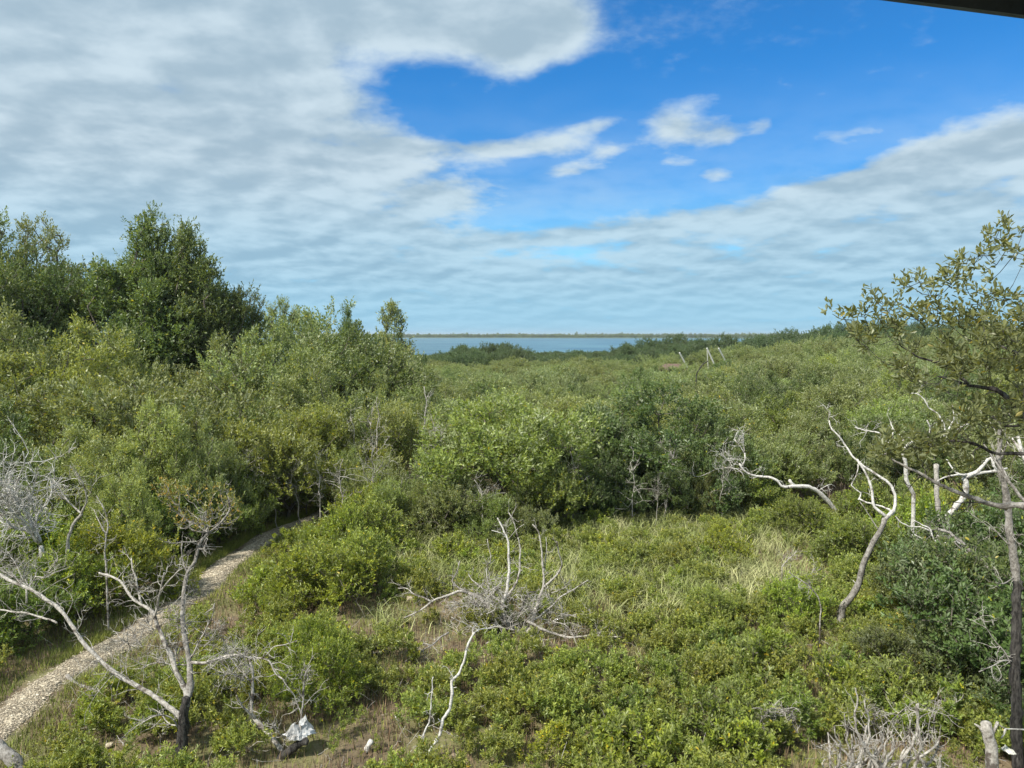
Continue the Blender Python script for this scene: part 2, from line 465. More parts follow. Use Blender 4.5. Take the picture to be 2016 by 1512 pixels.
PROTO = {}
def make_proto(key, seed, H, Rr, shape, K, n, nsh, shl, nl, ll, lw, leaf, bark='bark_brown', fine=False, spread=.22, rt=.006, stems=1, **kw):
    rng = np.random.default_rng(seed)
    tips, out = (lobed if shape == 'lobed' else spires)(rng, H, Rr, K, n, **kw)
    nb = len(tips)
    tr = [np.array([rng.normal(0, .03 * H), rng.normal(0, .03 * H), H * f]) for f in (.06, .13)]
    PA, par, rad = grow(tips, (0, 0, -.1), rng, trunk=tr, step=.16 * H if H < 2 else .5, wig=.05 * H if H < 3 else .16, rt=rt)
    Vb, Qb = branch_mesh(PA, par, rad, 4)
    P = np.repeat(tips, nsh, 0) + rng.normal(0, spread * .5, (nb * nsh, 3))
    D = nrm(np.repeat(out, nsh, 0) + rng.normal(0, .38, (nb * nsh, 3)))
    L = shl * rng.uniform(.6, 1.25, nb * nsh)
    P = P - D * (L * .6)[:, None]
    P[:, 2] = np.maximum(P[:, 2], .02)
    V, T, Q, A = leaves(P, D, L, nl, ll, lw, rng, fine)
    crown = mesh_np(key + '_crown', V, T, Q, [M[leaf]], attr=A)
    # the little shoots that carry the leaves belong to the wood
    Vs, Qs = segs_mesh(P, P + D * L[:, None] * .9, np.full(len(P), rt * .55), np.full(len(P), rt * .3), 3)
    Vw, Tw, Qw = merge([(Vb, np.zeros((0, 3), int), Qb)] + ([(Vs, np.zeros((0, 3), int), Qs)] if fine or H < 3.5 else []))
    trunk = mesh_np(key + '_trunk', Vw, None, Qw, [M[bark]])
    Hq = float(np.percentile(V[:, 2], 99.7)); Rq = float(np.percentile(np.hypot(V[:, 0], V[:, 1]), 96))
    PROTO[key] = dict(crown=crown, trunk=trunk, H=Hq, R=Rq)

# mature mangrove crowns, mid distance
for i in range(3):
    make_proto('round%d' % i, 10 + i, 4.4, 2.5, 'lobed', 12, 230, 9, .34, 9, .105, .046, 'leaf_tree', spread=.22, zlo=.28)
for i in range(2):
    make_proto('dark%d' % i, 20 + i, 4.6, 2.6, 'lobed', 10, 250, 9, .30, 9, .11, .054, 'leaf_dark', spread=.22, zlo=.25, rl=(.34, .55))
for i in range(3):
    make_proto('spire%d' % i, 30 + i, 5.2, 2.1, 'spires', 7, 240, 9, .42, 9, .11, .040, 'leaf_tree', spread=.2)
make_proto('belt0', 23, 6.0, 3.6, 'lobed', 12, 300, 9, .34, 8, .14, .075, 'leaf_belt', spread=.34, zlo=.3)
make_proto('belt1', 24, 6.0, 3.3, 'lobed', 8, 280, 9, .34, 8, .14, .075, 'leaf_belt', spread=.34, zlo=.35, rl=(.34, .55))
make_proto('tall0', 40, 11.5, 3.9, 'spires', 8, 620, 10, .42, 9, .15, .064, 'leaf_dark', spread=.4, rt=.012, zlo=.2, fat=.42)
make_proto('tall1', 41, 10.5, 4.2, 'lobed', 15, 560, 10, .42, 8, .15, .068, 'leaf_dark', spread=.4, rt=.012, zlo=.3, rl=(.26, .42))
make_proto('tall2', 42, 11.0, 3.2, 'spires', 5, 480, 10, .42, 9, .15, .062, 'leaf_dark', spread=.36, rt=.012, zlo=.25, fat=.4)
make_proto('peak0', 45, 11.0, 1.9, 'spires', 3, 300, 9, .42, 9, .15, .064, 'leaf_dark', spread=.32, rt=.012, zlo=.25, fat=.62)
make_proto('peak1', 46, 11.0, 1.8, 'spires', 4, 300, 9, .42, 9, .15, .064, 'leaf_dark', spread=.32, rt=.012, zlo=.25, fat=.55)
make_proto('open0', 43, 11.0, 3.6, 'lobed', 17, 330, 8, .36, 8, .13, .056, 'leaf_tree', spread=.3, rt=.014, zlo=.34, rl=(.2, .32))
make_proto('slim0', 44, 6.0, 1.0, 'spires', 1, 110, 5, .30, 7, .12, .05, 'leaf_tree', spread=.14, rt=.01, zlo=.4, fat=.85)
# low shrubs of the clearing
for i in range(6):
    make_proto('shrub%d' % i, 50 + i, .95, .62, 'lobed', 6, 38 + 4 * i, 4, .20, 11, .078, .030, 'leaf_shrub', fine=True, spread=.12, rt=.0035, zlo=.3, rl=(.34, .5), flat=1.0, lo=-.2)
for i in range(4):
    make_proto('sprig%d' % i, 90 + i, .9, .55, 'spires', 5 + i, 44 + 5 * i, 3, .22, 12, .080, .029, 'leaf_shrub', fine=True, spread=.06, rt=.0035, fat=.36, zlo=.05)
for i in range(2):
    make_proto('wide%d' % i, 60 + i, 1.7, 1.35, 'lobed', 10, 170, 6, .24, 10, .080, .032, 'leaf_shrub', fine=True, spread=.18, rt=.004, zlo=.25, rl=(.3, .45))
for i in range(2):
    make_proto('dense%d' % i, 70 + i, 2.8, 1.7, 'lobed', 12, 230, 7, .26, 10, .088, .040, 'leaf_dark', fine=True, spread=.24, rt=.005, zlo=.2, rl=(.3, .45))
make_proto('shoot0', 80, .6, .13, 'spires', 1, 7, 2, .2, 10, .07, .026, 'leaf_shrub', fine=True, spread=.04, rt=.003, fat=.6)
make_proto('shoot1', 81, .75, .2, 'spires', 2, 12, 2, .2, 10, .07, .026, 'leaf_shrub', fine=True, spread=.05, rt=.003, fat=.6)

# ------------------------------------------------------------------ projection helpers (photo coordinates to places)
def ray(px, py):
    X = (px - CX) / FPX; U = -(py - CY) / FPX
    return np.array([X, math.cos(PITCH) + U * math.sin(PITCH), -math.sin(PITCH) + U * math.cos(PITCH)])
def P3(px, py, Y):
    d = ray(px, py)
    return np.array([0, 0, CAM_H]) + d * (Y / d[1])
def G(px, py, z=0.0):
    d = ray(px, py)
    return np.array([0, 0, CAM_H]) + d * ((z - CAM_H) / d[2])
def PX(x, y, z):
    v = np.array([x, y, z - CAM_H])
    f = v[1] * math.cos(PITCH) - v[2] * math.sin(PITCH); u = v[1] * math.sin(PITCH) + v[2] * math.cos(PITCH)
    return CX + FPX * v[0] / f, CY - FPX * u / f

# ------------------------------------------------------------------ objects
THINGS = []
def link(name, me, parent=None, kind=None, label=None, color=None):
    o = bpy.data.objects.new(name, me)
    COL.objects.link(o)
    if parent: o.parent = parent
    if kind: o['kind'] = kind
    if label: o['label'] = label
    if color: o.color = color
    return o

def thing(name, label, cat, loc=(0, 0, 0), rz=0.0, sc=(1, 1, 1), group=None):
    o = bpy.data.objects.new(name, None)
    COL.objects.link(o)
    o.location = loc; o.rotation_euler = (0, 0, rz); o.scale = sc
    o.empty_display_size = .2
    o['label'] = label; o['category'] = cat
    if group: o['group'] = group
    return o

TINT = {'olive green': (1.0, 1.0, 1.0), 'dark green': (.62, .78, .72), 'yellow-green': (1.18, 1.16, .68), 'grey-green': (1.12, 1.14, 1.45),
        'cool green': (.84, 1.0, .95), 'fresh green': (1.02, 1.12, .78), 'dull green': (.8, .9, .85), 'brownish green': (1.1, 1.0, .8), 'pale green': (1.3, 1.28, 1.15)}
AUTO = []
def plant(key, x, y, h, tint, name, cat, group, shape, rz=None, wid=1.0, label=None, z=0.0):
    pr = PROTO[key]
    s = h / pr['H']
    o = thing(name, label or '', cat, (x, y, z), random.uniform(0, 6.28) if rz is None else rz, (s * wid, s * wid, s), group)
    c = TINT[tint]; k = random.uniform(.9, 1.1)
    col = (c[0] * k, c[1] * k, c[2] * k, 1)
    link('trunk' if h > 2 else 'stem', pr['trunk'], o, kind='stuff' if h <= 2 else None)
    link('crown' if h > 2 else 'foliage', pr['crown'], o, color=col)
    if not label:
        AUTO.append((o, x, y, h, tint, shape))
    return o

random.seed(7)
RNG = np.random.default_rng(7)

# ------------------------------------------------------------------ setting: ground, path, water, far shore
def vnoise(x, y, seed=0):
    """smooth value noise in 0..1"""
    rg = np.random.default_rng(seed); tab = rg.uniform(0, 1, (64, 64))
    xi = np.floor(x).astype(int); yi = np.floor(y).astype(int); fx = x - xi; fy = y - yi
    fx = fx * fx * (3 - 2 * fx); fy = fy * fy * (3 - 2 * fy)
    g = lambda a, b: tab[a % 64, b % 64]
    return (g(xi, yi) * (1 - fx) + g(xi + 1, yi) * fx) * (1 - fy) + (g(xi, yi + 1) * (1 - fx) + g(xi + 1, yi + 1) * fx) * fy

def shore_y(x):
    """distance of the shoreline from the tower, by x"""
    return 188 + 10 * np.sin(x * .021 + 1) + 6 * np.sin(x * .07) + np.where(x > 75, np.minimum((x - 75) * 2.6, 280), 0) + np.where(x < -60, np.minimum((-60 - x) * 2.0, 300), 0)

def axis(lo, hi, fine_lo, fine_hi, fs):
    a = list(np.arange(fine_lo, fine_hi + 1e-6, fs)); s = fs
    v = fine_hi
    while v < hi:
        s *= 1.25; v += s; a.append(min(v, hi))
    s = fs; v = fine_lo
    while v > lo:
        s *= 1.25; v -= s; a.insert(0, max(v, lo))
    return np.array(a)

PATH = np.array([G(*q)[:2] for q in [(-60, 1490), (10, 1425), (105, 1345), (200, 1288), (300, 1232), (370, 1185), (425, 1135), (478, 1092), (535, 1056), (590, 1034)]])
PATH = PATH[np.argsort(PATH[:, 1])]
def path_x(y):
    return np.interp(y, np.concatenate([[4], PATH[:, 1], [46]]), np.concatenate([[PATH[0, 0] - 1.5], PATH[:, 0], [-1.5]])) + .05 * np.sin(y * 1.7)
def path_x_old(y):
    return -8.05 + 0.25 * np.sin(y * .35 + 1.0) + .10 * np.sin(y * .9) + np.maximum(y - 20.5, 0) * .20 - np.maximum(14 - y, 0) * .12

def path_w(y):
    return .39 + .07 * np.sin(y * 1.3) + .07 * np.sin(y * 2.9 + 1)

def ground_z(x, y):
    z = .05 * (vnoise(x * .8, y * .8, 3) - .5) + .03 * (vnoise(x * 2.5 + 9, y * 2.5, 4) - .5)
    dpx = np.abs(x - path_x(y))
    z = z * np.clip(dpx / 2.0, .25, 1) + .05 * np.exp(-(dpx / .9) ** 2)
    sh = shore_y(x) - y
    return z + np.where(sh < 0, -1.2, 0) - np.clip(1 - sh / 8, 0, 1) * .35 * (sh >= 0)

xs = axis(-9000, 9000, -16, 16, .25)
ys = axis(-300, 12000, 7, 40, .25)
X, Y = np.meshgrid(xs, ys)
Z = ground_z(X, Y)
V = np.stack([X, Y, Z], -1).reshape(-1, 3)
nx, ny = len(xs), len(ys)
i = np.arange(nx - 1)[None, :]; j = np.arange(ny - 1)[:, None] * nx
Q = np.stack([j + i, j + i + 1, j + nx + i + 1, j + nx + i], -1).reshape(-1, 4)
gm, t, out = new_mat('ground_mud')
co = t.n('ShaderNodeTexCoord').outputs['Object']
c = t.mix(t.smooth(t.noise(co, 1.1, 8, .65), .38, .62), (.13, .095, .055), (.25, .19, .115))
c = t.mix(t.smooth(t.noise(co, 7.0, 6, .7), .50, .66), c, (.055, .043, .030))
c = t.mix(t.m('MULTIPLY', t.smooth(t.noise(co, .55, 6, .6), .42, .60), .8), c, (.15, .155, .050))
c = t.mix(t.m('MULTIPLY', t.smooth(t.noise(co, 2.6, 4, .6), .62, .70), .8), c, (.33, .27, .20))
b = t.n('ShaderNodeBsdfPrincipled'); t.put(b.inputs['Base Color'], c); b.inputs['Roughness'].default_value = .9
bp = t.n('ShaderNodeBump'); bp.inputs['Strength'].default_value = .8; bp.inputs['Distance'].default_value = .06
t.put(bp.inputs['Height'], t.noise(co, 14, 8, .75)); t.nt.links.new(bp.outputs[0], b.inputs['Normal'])
t.nt.links.new(b.outputs[0], out.inputs[0])
ground = link('ground', mesh_np('ground', V, None, Q, [gm], smooth=True), kind='structure', label='brown muddy marsh floor under the mangroves')

# gravel path: its own sheet following the ground, ragged edge
py_ = np.arange(6.0, 46.0, .12)
rows = []
for k, yy in enumerate(py_):
    c0 = path_x(yy); w = path_w(yy)
    e1 = .10 * (RNG.uniform() - .5); e2 = .10 * (RNG.uniform() - .5)
    us = np.linspace(-1, 1, 9)
    for u in us:
        xx = c0 + u * (w + (e1 if u < 0 else e2))
        zz_ = float(ground_z(np.array(xx), np.array(yy))) + .035 * (1 - abs(u) ** 3) + (.006 if abs(u) < .99 else -.03)
        rows.append((xx, yy, zz_))
n9 = 9
i = np.arange(n9 - 1)[None, :]; j = np.arange(len(py_) - 1)[:, None] * n9
Q = np.stack([j + i, j + i + 1, j + n9 + i + 1, j + n9 + i], -1).reshape(-1, 4)
pm, t, out = new_mat('path_gravel')
co = t.n('ShaderNodeTexCoord').outputs['Object']
vo = t.n('ShaderNodeTexVoronoi'); vo.inputs['Scale'].default_value = 22; t.put(vo.inputs['Vector'], co)
hs = t.n('ShaderNodeSeparateColor'); t.put(hs.inputs[0], vo.outputs['Color'])
c = t.mix(hs.outputs[0], (.24, .195, .135), (.42, .365, .27))
c = t.mix(t.smooth(vo.outputs['Distance'], .35, .65), c, (.13, .105, .075))
c = t.mix(t.m('MULTIPLY', t.smooth(t.noise(co, 1.6, 6, .7), .52, .68), .65), c, (.19, .155, .105))
b = t.n('ShaderNodeBsdfPrincipled'); t.put(b.inputs['Base Color'], c); b.inputs['Roughness'].default_value = .92
bp = t.n('ShaderNodeBump'); bp.inputs['Strength'].default_value = .9; bp.inputs['Distance'].default_value = .03; bp.invert = True
t.put(bp.inputs['Height'], vo.outputs['Distance']); t.nt.links.new(bp.outputs[0], b.inputs['Normal'])
t.nt.links.new(b.outputs[0], out.inputs[0])
link('path', mesh_np('path', np.array(rows), None, Q, [pm], smooth=True), kind='structure', label='pale limestone gravel trail through the marsh')

# loose stones on the path and thinly beside it
N = 38000
yy = RNG.uniform(9, 36, N); side = RNG.normal(0, .52, N).clip(-1.5, 1.5)
xx = path_x(yy) + side * path_w(yy)
zz_ = ground_z(xx, yy) + np.where(np.abs(side) < 1, .045 * (1 - np.abs(side) ** 3), 0) + .004
oct_ = np.array([[1, 0, 0], [0, 1, 0], [-1, 0, 0], [0, -1, 0], [.1, .1, 1], [0, 0, -1]], float)
oT = np.array([[0, 1, 4], [1, 2, 4], [2, 3, 4], [3, 0, 4], [1, 0, 5], [2, 1, 5], [3, 2, 5], [0, 3, 5]])
kp = (vnoise(xx * 1.7, yy * 1.1, 71) * .6 + vnoise(xx * 6, yy * 6, 72) * .5) > RNG.uniform(.15, .62, N)
xx, yy, side, zz_ = xx[kp], yy[kp], side[kp], zz_[kp]; N = len(xx)
a = RNG.uniform(0, 6.28, N); s = RNG.lognormal(-4.5, .45, N).clip(.004, .036)
vv = oct_[None] * RNG.uniform(.6, 1.25, (N, 6, 1)) * np.stack([s * RNG.uniform(.8, 1.6, N), s, s * RNG.uniform(.35, .7, N)], 1)[:, None]
ca, sa = np.cos(a)[:, None], np.sin(a)[:, None]
vx = vv[..., 0] * ca - vv[..., 1] * sa + xx[:, None]; vy = vv[..., 0] * sa + vv[..., 1] * ca + yy[:, None]; vz = vv[..., 2] + zz_[:, None]
V = np.stack([vx, vy, vz], -1).reshape(-1, 3)
T = (np.arange(N) * 6)[:, None, None] + oT[None]
link('gravel', mesh_np('gravel', V, T.reshape(-1, 3), None, [M['stone']]), kind='stuff', label='pale limestone gravel chips strewn along the trail')

# water
wm, t, out = new_mat('sea_water')
co = t.n('ShaderNodeTexCoord').outputs['Object']
mp = t.n('ShaderNodeMapping'); mp.inputs['Scale'].default_value = (.35, 1.0, 1); t.put(mp.inputs[0], co)
b = t.n('ShaderNodeBsdfPrincipled')
c = t.mix(t.smooth(t.noise(mp.outputs[0], .03, 7, .65), .42, .60), (.035, .095, .135), (.085, .18, .215))
t.put(b.inputs['Base Color'], c)
b.inputs['Roughness'].default_value = .32; b.inputs['IOR'].default_value = 1.33
bp = t.n('ShaderNodeBump'); bp.inputs['Strength'].default_value = 1.0; bp.inputs['Distance'].default_value = .5
t.put(bp.inputs['Height'], t.noise(mp.outputs[0], .45, 6, .65)); t.nt.links.new(bp.outputs[0], b.inputs['Normal'])
t.nt.links.new(b.outputs[0], out.inputs[0])
xs = np.linspace(-9000, 9000, 61); ys = np.concatenate([np.linspace(150, 1000, 18), np.linspace(1200, 12000, 20)])
X, Y = np.meshgrid(xs, ys); V = np.stack([X, Y, np.full_like(X, -.25)], -1).reshape(-1, 3)
nx = len(xs); i = np.arange(nx - 1)[None, :]; j = np.arange(len(ys) - 1)[:, None] * nx
link('sea', mesh_np('sea', V, None, np.stack([j + i, j + i + 1, j + nx + i + 1, j + nx + i], -1).reshape(-1, 4), [wm]), kind='structure', label='calm blue bay water beyond the mangroves')

# ------------------------------------------------------------------ scatter by instances (for stuff only)
def scatter(name, pts, rots, scs, idx, meshes, label, tints=None):
    pc = bpy.data.collections.new(name + '_kinds')
    for k, mm in enumerate(meshes):
        o = bpy.data.objects.new('%s_kind_%02d' % (name, k), mm); pc.objects.link(o)
    me = bpy.data.meshes.new(name)
    n = len(pts)
    me.vertices.add(n); me.vertices.foreach_set('co', np.asarray(pts, np.float32).ravel())
    for nm, ty, arr in (('rot', 'FLOAT_VECTOR', rots), ('scl', 'FLOAT_VECTOR', scs)):
        at = me.attributes.new(nm, ty, 'POINT'); at.data.foreach_set('vector', np.asarray(arr, np.float32).ravel())
    at = me.attributes.new('idx', 'INT', 'POINT'); at.data.foreach_set('value', np.asarray(idx, np.int32))
    me.update()
    o = link(name, me, kind='stuff', label=label)
    g = bpy.data.node_groups.new(name + '_scatter', 'GeometryNodeTree')
    g.interface.new_socket('Geometry', in_out='INPUT', socket_type='NodeSocketGeometry')
    g.interface.new_socket('Geometry', in_out='OUTPUT', socket_type='NodeSocketGeometry')
    gi = g.nodes.new('NodeGroupInput'); go = g.nodes.new('NodeGroupOutput')
    ip = g.nodes.new('GeometryNodeInstanceOnPoints'); ci = g.nodes.new('GeometryNodeCollectionInfo')
    ci.inputs['Collection'].default_value = pc
    ci.inputs['Separate Children'].default_value = True; ci.inputs['Reset Children'].default_value = True
    g.links.new(gi.outputs[0], ip.inputs['Points']); g.links.new(ci.outputs[0], ip.inputs['Instance'])
    ip.inputs['Pick Instance'].default_value = True
    for nm, ty, sk in (('rot', 'FLOAT_VECTOR', 'Rotation'), ('scl', 'FLOAT_VECTOR', 'Scale'), ('idx', 'INT', 'Instance Index')):
        na = g.nodes.new('GeometryNodeInputNamedAttribute'); na.data_type = ty; na.inputs['Name'].default_value = nm
        g.links.new(na.outputs[0], ip.inputs[sk])
    g.links.new(ip.outputs[0], go.inputs[0])
    md = o.modifiers.new('scatter', 'NODES'); md.node_group = g
    return o

# canopy height (metres) by photo column and distance: read off the photograph's skyline
HC = np.array([0, 200, 400, 600, 700, 800, 900, 1000, 1200, 1400, 1600, 1800, 2016.])
HD = np.array([24, 30, 38, 50, 65, 90, 120, 150, 190.])
HT = np.array([
    [5.0, 5.0, 4.4, 3.8, 3.3, 3.2, 3.6, 3.8, 3.8, 3.4, 3.0, 3.2, 3.8],
    [6.6, 6.6, 5.6, 5.0, 4.2, 3.6, 3.5, 4.0, 4.1, 3.9, 3.6, 3.8, 4.2],
    [8.0, 7.6, 7.0, 6.6, 5.0, 4.2, 3.9, 3.9, 4.2, 4.2, 4.0, 4.3, 5.0],
    [9.0, 8.5, 8.5, 7.5, 6.2, 4.6, 4.1, 4.1, 4.2, 4.4, 4.7, 5.2, 6.0],
    [9.0, 8.5, 8.5, 7.5, 6.0, 3.9, 3.7, 3.7, 3.8, 4.0, 5.0, 5.6, 6.2],
    [8.5, 8.0, 8.0, 7.0, 5.0, 3.2, 3.1, 3.1, 3.3, 3.8, 5.6, 6.2, 6.8],
    [8.0, 8.0, 8.0, 7.0, 4.5, 2.4, 4.3, 4.1, 4.2, 6.0, 7.0, 7.4, 7.8],
    [8.0, 8.0, 8.0, 6.5, 4.0, 2.0, 3.9, 3.8, 3.9, 6.0, 7.2, 7.6, 8.0],
    [8.0, 8.0, 8.0, 6.0, 3.0, 1.5, 2.2, 2.2, 2.4, 4.0, 7.0, 7.8, 8.4]])
def canopy(px, d):
    px = np.clip(px, 0, 2016); d = np.clip(d, 24, 190)
    j = np.clip(np.searchsorted(HD, d) - 1, 0, len(HD) - 2); f = (d - HD[j]) / (HD[j + 1] - HD[j])
    a = np.array([np.interp(px, HC, HT[j]), np.interp(px, HC, HT[j + 1])])
    return a[0] * (1 - f) + a[1] * f

# individual mangroves that make up the near canopy
placed = []
def near_any(x, y, r):
    return any((x - a) ** 2 + (y - b_) ** 2 < (r + c_) ** 2 * .36 for a, b_, c_ in placed)

def T(px, top, d, key, tint, shape, wid=1.0, label=None, h=None, name='mangrove_tree'):
    """a tree whose top shows at (px, top) standing d metres away"""
    p = P3(px, top, d)
    hh = h or p[2]
    placed.append((p[0], d, PROTO[key]['R'] * hh / PROTO[key]['H'] * wid))
    return plant(key, p[0], d, hh, tint, name, 'tree', 'mangroves around the marsh', shape, wid=wid, label=label)

# tall stand at the left
T(12, 402, 40, 'open0', 'dull green', '', 1.0, 'tall open-crowned tree cut off by the left edge of the picture, sky showing through')
T(95, 438, 43, 'open0', 'grey-green', '', .85, 'airy grey-green tree with sky between its boughs, second tree from the left edge')
T(-60, 520, 36, 'tall1', 'dull green', '')
T(-5, 470, 39, 'tall1', 'dull green', '', .75, 'full dull green crown filling the lower left end of the skyline')
T(45, 520, 38, 'tall1', 'dark green', '', .8, 'dark rounded tree standing below the two airy trees at the far left')
T(190, 525, 42, 'tall1', 'dull green', '', .85, 'broad dull green tree filling the dip between the airy trees and the tallest clump')
T(310, 500, 42, 'tall1', 'dull green', '', 1.05, 'broad dark body of foliage carrying the three peaks of the tallest clump')
T(262, 428, 39, 'peak0', 'cool green', '', 1.15, 'left peak of the tallest dark clump on the skyline')
T(325, 424, 40.5, 'tall0', 'cool green', '', .62, 'middle peak of the tallest dark clump on the skyline')
T(385, 445, 39.5, 'peak1', 'cool green', '', 1.1, 'right peak of the tallest dark clump on the skyline, stepping down to the bay')
T(440, 560, 40, 'tall1', 'dull green', '', .7, 'dull green shoulder tree just right of the tallest dark clump')
T(525, 588, 50, 'open0', 'grey-green', '', .9, 'thin-leaved grey-green tree on the skyline, sky visible through its top')
T(610, 600, 52, 'round0', 'grey-green', '', .9, 'rounded grey-green tree on the skyline between the airy tree and the pointed one')
T(684, 604, 50, 'tall2', 'dark green', '', .55, 'narrow pointed dark tree on the skyline left of the lone sapling')
T(755, 592, 58, 'slim0', 'grey-green', '', 1.0, 'lone slender sapling standing clear against the sky left of the bay', name='slender_sapling')
T(780, 656, 60, 'dark0', 'dark green', '', .6, 'small dark tree whose top touches the left end of the water')
T(705, 640, 47, 'dark1', 'dull green', '', .9)
T(770, 690, 44, 'round2', 'olive green', '', 1.0)
T(650, 650, 45, 'round1', 'dull green', '', 1.0)
T(735, 665, 56, 'round1', 'brownish green', '', .8, 'brownish green tree at the foot of the lone skyline sapling')
# olive second row in front of the tall stand
T(20, 610, 30, 'spire0', 'olive green', '')
T(-60, 690, 27, 'spire1', 'olive green', '')
T(155, 632, 29, 'spire1', 'yellow-green', '', 1.0, 'bright pointed yellow-green tree in front of the tall dark stand')
T(235, 680, 30, 'spire2', 'olive green', '')
T(320, 735, 27, 'round1', 'olive green', '')
T(420, 665, 33, 'spire0', 'olive green', '')
T(480, 690, 30, 'round2', 'olive green', '')
T(545, 640, 36, 'spire2', 'olive green', '', 1.1)
T(610, 700, 31, 'spire1', 'olive green', '')
T(90, 740, 26, 'round0', 'olive green', '')
T(190, 770, 25, 'spire2', 'olive green', '', .9)
T(0, 800, 24, 'dark0', 'dull green', '')
T(385, 790, 25, 'round2', 'dull green', '')
T(300, 790, 23, 'spire0', 'pale green', '', .85, 'soft pale green feathery tree rising behind the path left of centre')
T(170, 840, 21.5, 'spire1', 'pale green', '', .95, 'pale feathery tree behind the brushy bleached shrub at left')
T(100, 880, 22, 'spire2', 'dull green', '', .9)
T(240, 900, 20.5, 'spire2', 'pale green', '', .8)
T(395, 830, 23, 'spire1', 'olive green', '', .8)
T(40, 900, 22.5, 'round1', 'dark green', '')
T(430, 880, 24, 'round0', 'fresh green', '', .8)
T(560, 810, 27, 'round1', 'yellow-green', '', .95)
T(640, 790, 29, 'round0', 'yellow-green', '', .9)
T(700, 770, 31, 'round2', 'olive green', '')
T(500, 900, 26.5, 'spire0', 'yellow-green', '', .8)
T(600, 880, 27.5, 'round2', 'yellow-green', '', .8)
T(770, 780, 30, 'round0', 'brownish green', '', .8)
T(690, 880, 27, 'spire1', 'olive green', '', .7)
T(745, 905, 26, 'round1', 'olive green', '', .8)
# centre: front edge of the wood, behind the clearing
T(1000, 785, 26.5, 'round1', 'fresh green', '', 1.15, 'broad rounded olive green tree in the centre, front of the wood behind the clearing')
T(905, 830, 26.5, 'spire2', 'olive green', '', 1.0, 'upright-shooted tree on the left shoulder of the broad central tree')
T(1065, 880, 25.5, 'round0', 'olive green', '', .75)
T(830, 890, 26, 'round2', 'dull green', '', .8)
T(900, 930, 24.6, 'dark1', 'dull green', '', .75)
T(1010, 975, 24.2, 'round2', 'yellow-green', '', .7)
T(1255, 758, 29, 'dark0', 'dark green', '', 1.3, 'large dark blue-green tree standing right of the central olive tree')
T(1160, 800, 28.5, 'dark1', 'dark green', '', .85, 'dark green tree squeezed between the central olive tree and the large dark one')
T(1380, 800, 29, 'dark1', 'dull green', '', .95, 'deep green tree on the right flank of the large dark tree')
T(1320, 880, 26.8, 'dark0', 'dull green', '', .75)
T(1210, 905, 26.4, 'dark1', 'dark green', '', .7)
T(1450, 880, 28, 'round0', 'olive green', '', .8)
T(1400, 925, 26.6, 'dark0', 'brownish green', '', .6)
T(1530, 850, 30, 'round1', 'olive green', '', 1.0)
T(1620, 830, 31, 'round2', 'olive green', '', 1.0)
T(1700, 850, 30.5, 'dark1', 'dull green', '')
T(1780, 860, 29, 'round0', 'olive green', '')
T(1870, 850, 28, 'dark0', 'dull green', '')
T(1970, 840, 27, 'round1', 'olive green', '')
T(1790, 935, 25, 'spire2', 'fresh green', '', .7)
T(2040, 900, 24, 'dark1', 'dull green', '')

# fill the wood between 31 m and 78 m with single trees, and everything beyond as one far wood
keys_r = ['round0', 'round1', 'round2', 'dark0', 'dark1', 'spire0', 'spire1', 'spire2']
names_r = {'round': 'rounded', 'dark': 'dense', 'spire': 'upright'}
cnt = 0
ring = 31.0
while ring < 78:
    stepw = 3.3 + ring * .024
    xw = ring * .70 + 2
    x = -xw + random.uniform(0, stepw)
    while x < xw:
        yy_ = ring + random.uniform(-.8, .8); xx_ = x + random.uniform(-.5, .5)
        pxx = PX(xx_, yy_, 4)[0]
        if not (pxx < 560 and ring > 52) and not (pxx < 700 and ring > 66) and not near_any(xx_, yy_, 1.6):
            h = float(canopy(pxx, yy_)) * random.choice([random.uniform(.72, .9), random.uniform(.9, 1.08)])
            key = random.choice(keys_r[:3] * 2 + keys_r[3:5] + (keys_r[5:] * 2 if pxx < 700 else keys_r[5:6]))
            tint = random.choice(['olive green'] * 5 + ['grey-green'] * (5 if 700 < pxx < 1500 else 2) + ['dull green'] * 3 + ['yellow-green', 'brownish green', 'fresh green', 'pale green'])
            if key.startswith('dark') and tint in ('grey-green', 'pale green'): tint = 'dull green'
            pr = PROTO[key]; s = h / pr['H']; wid = min(1.3, max(.7, 2.6 / (pr['R'] * s)))
            if cnt < 285:
                plant(key, xx_, yy_, h, tint, 'mangrove_tree', 'tree', 'mangroves around the marsh', names_r[key[:-1]], wid=wid)
                placed.append((xx_, yy_, 1.9)); cnt += 1
        x += stepw * random.uniform(.85, 1.15)
    ring += stepw * .88
print('single fill trees', cnt, 'all trees', len(placed))

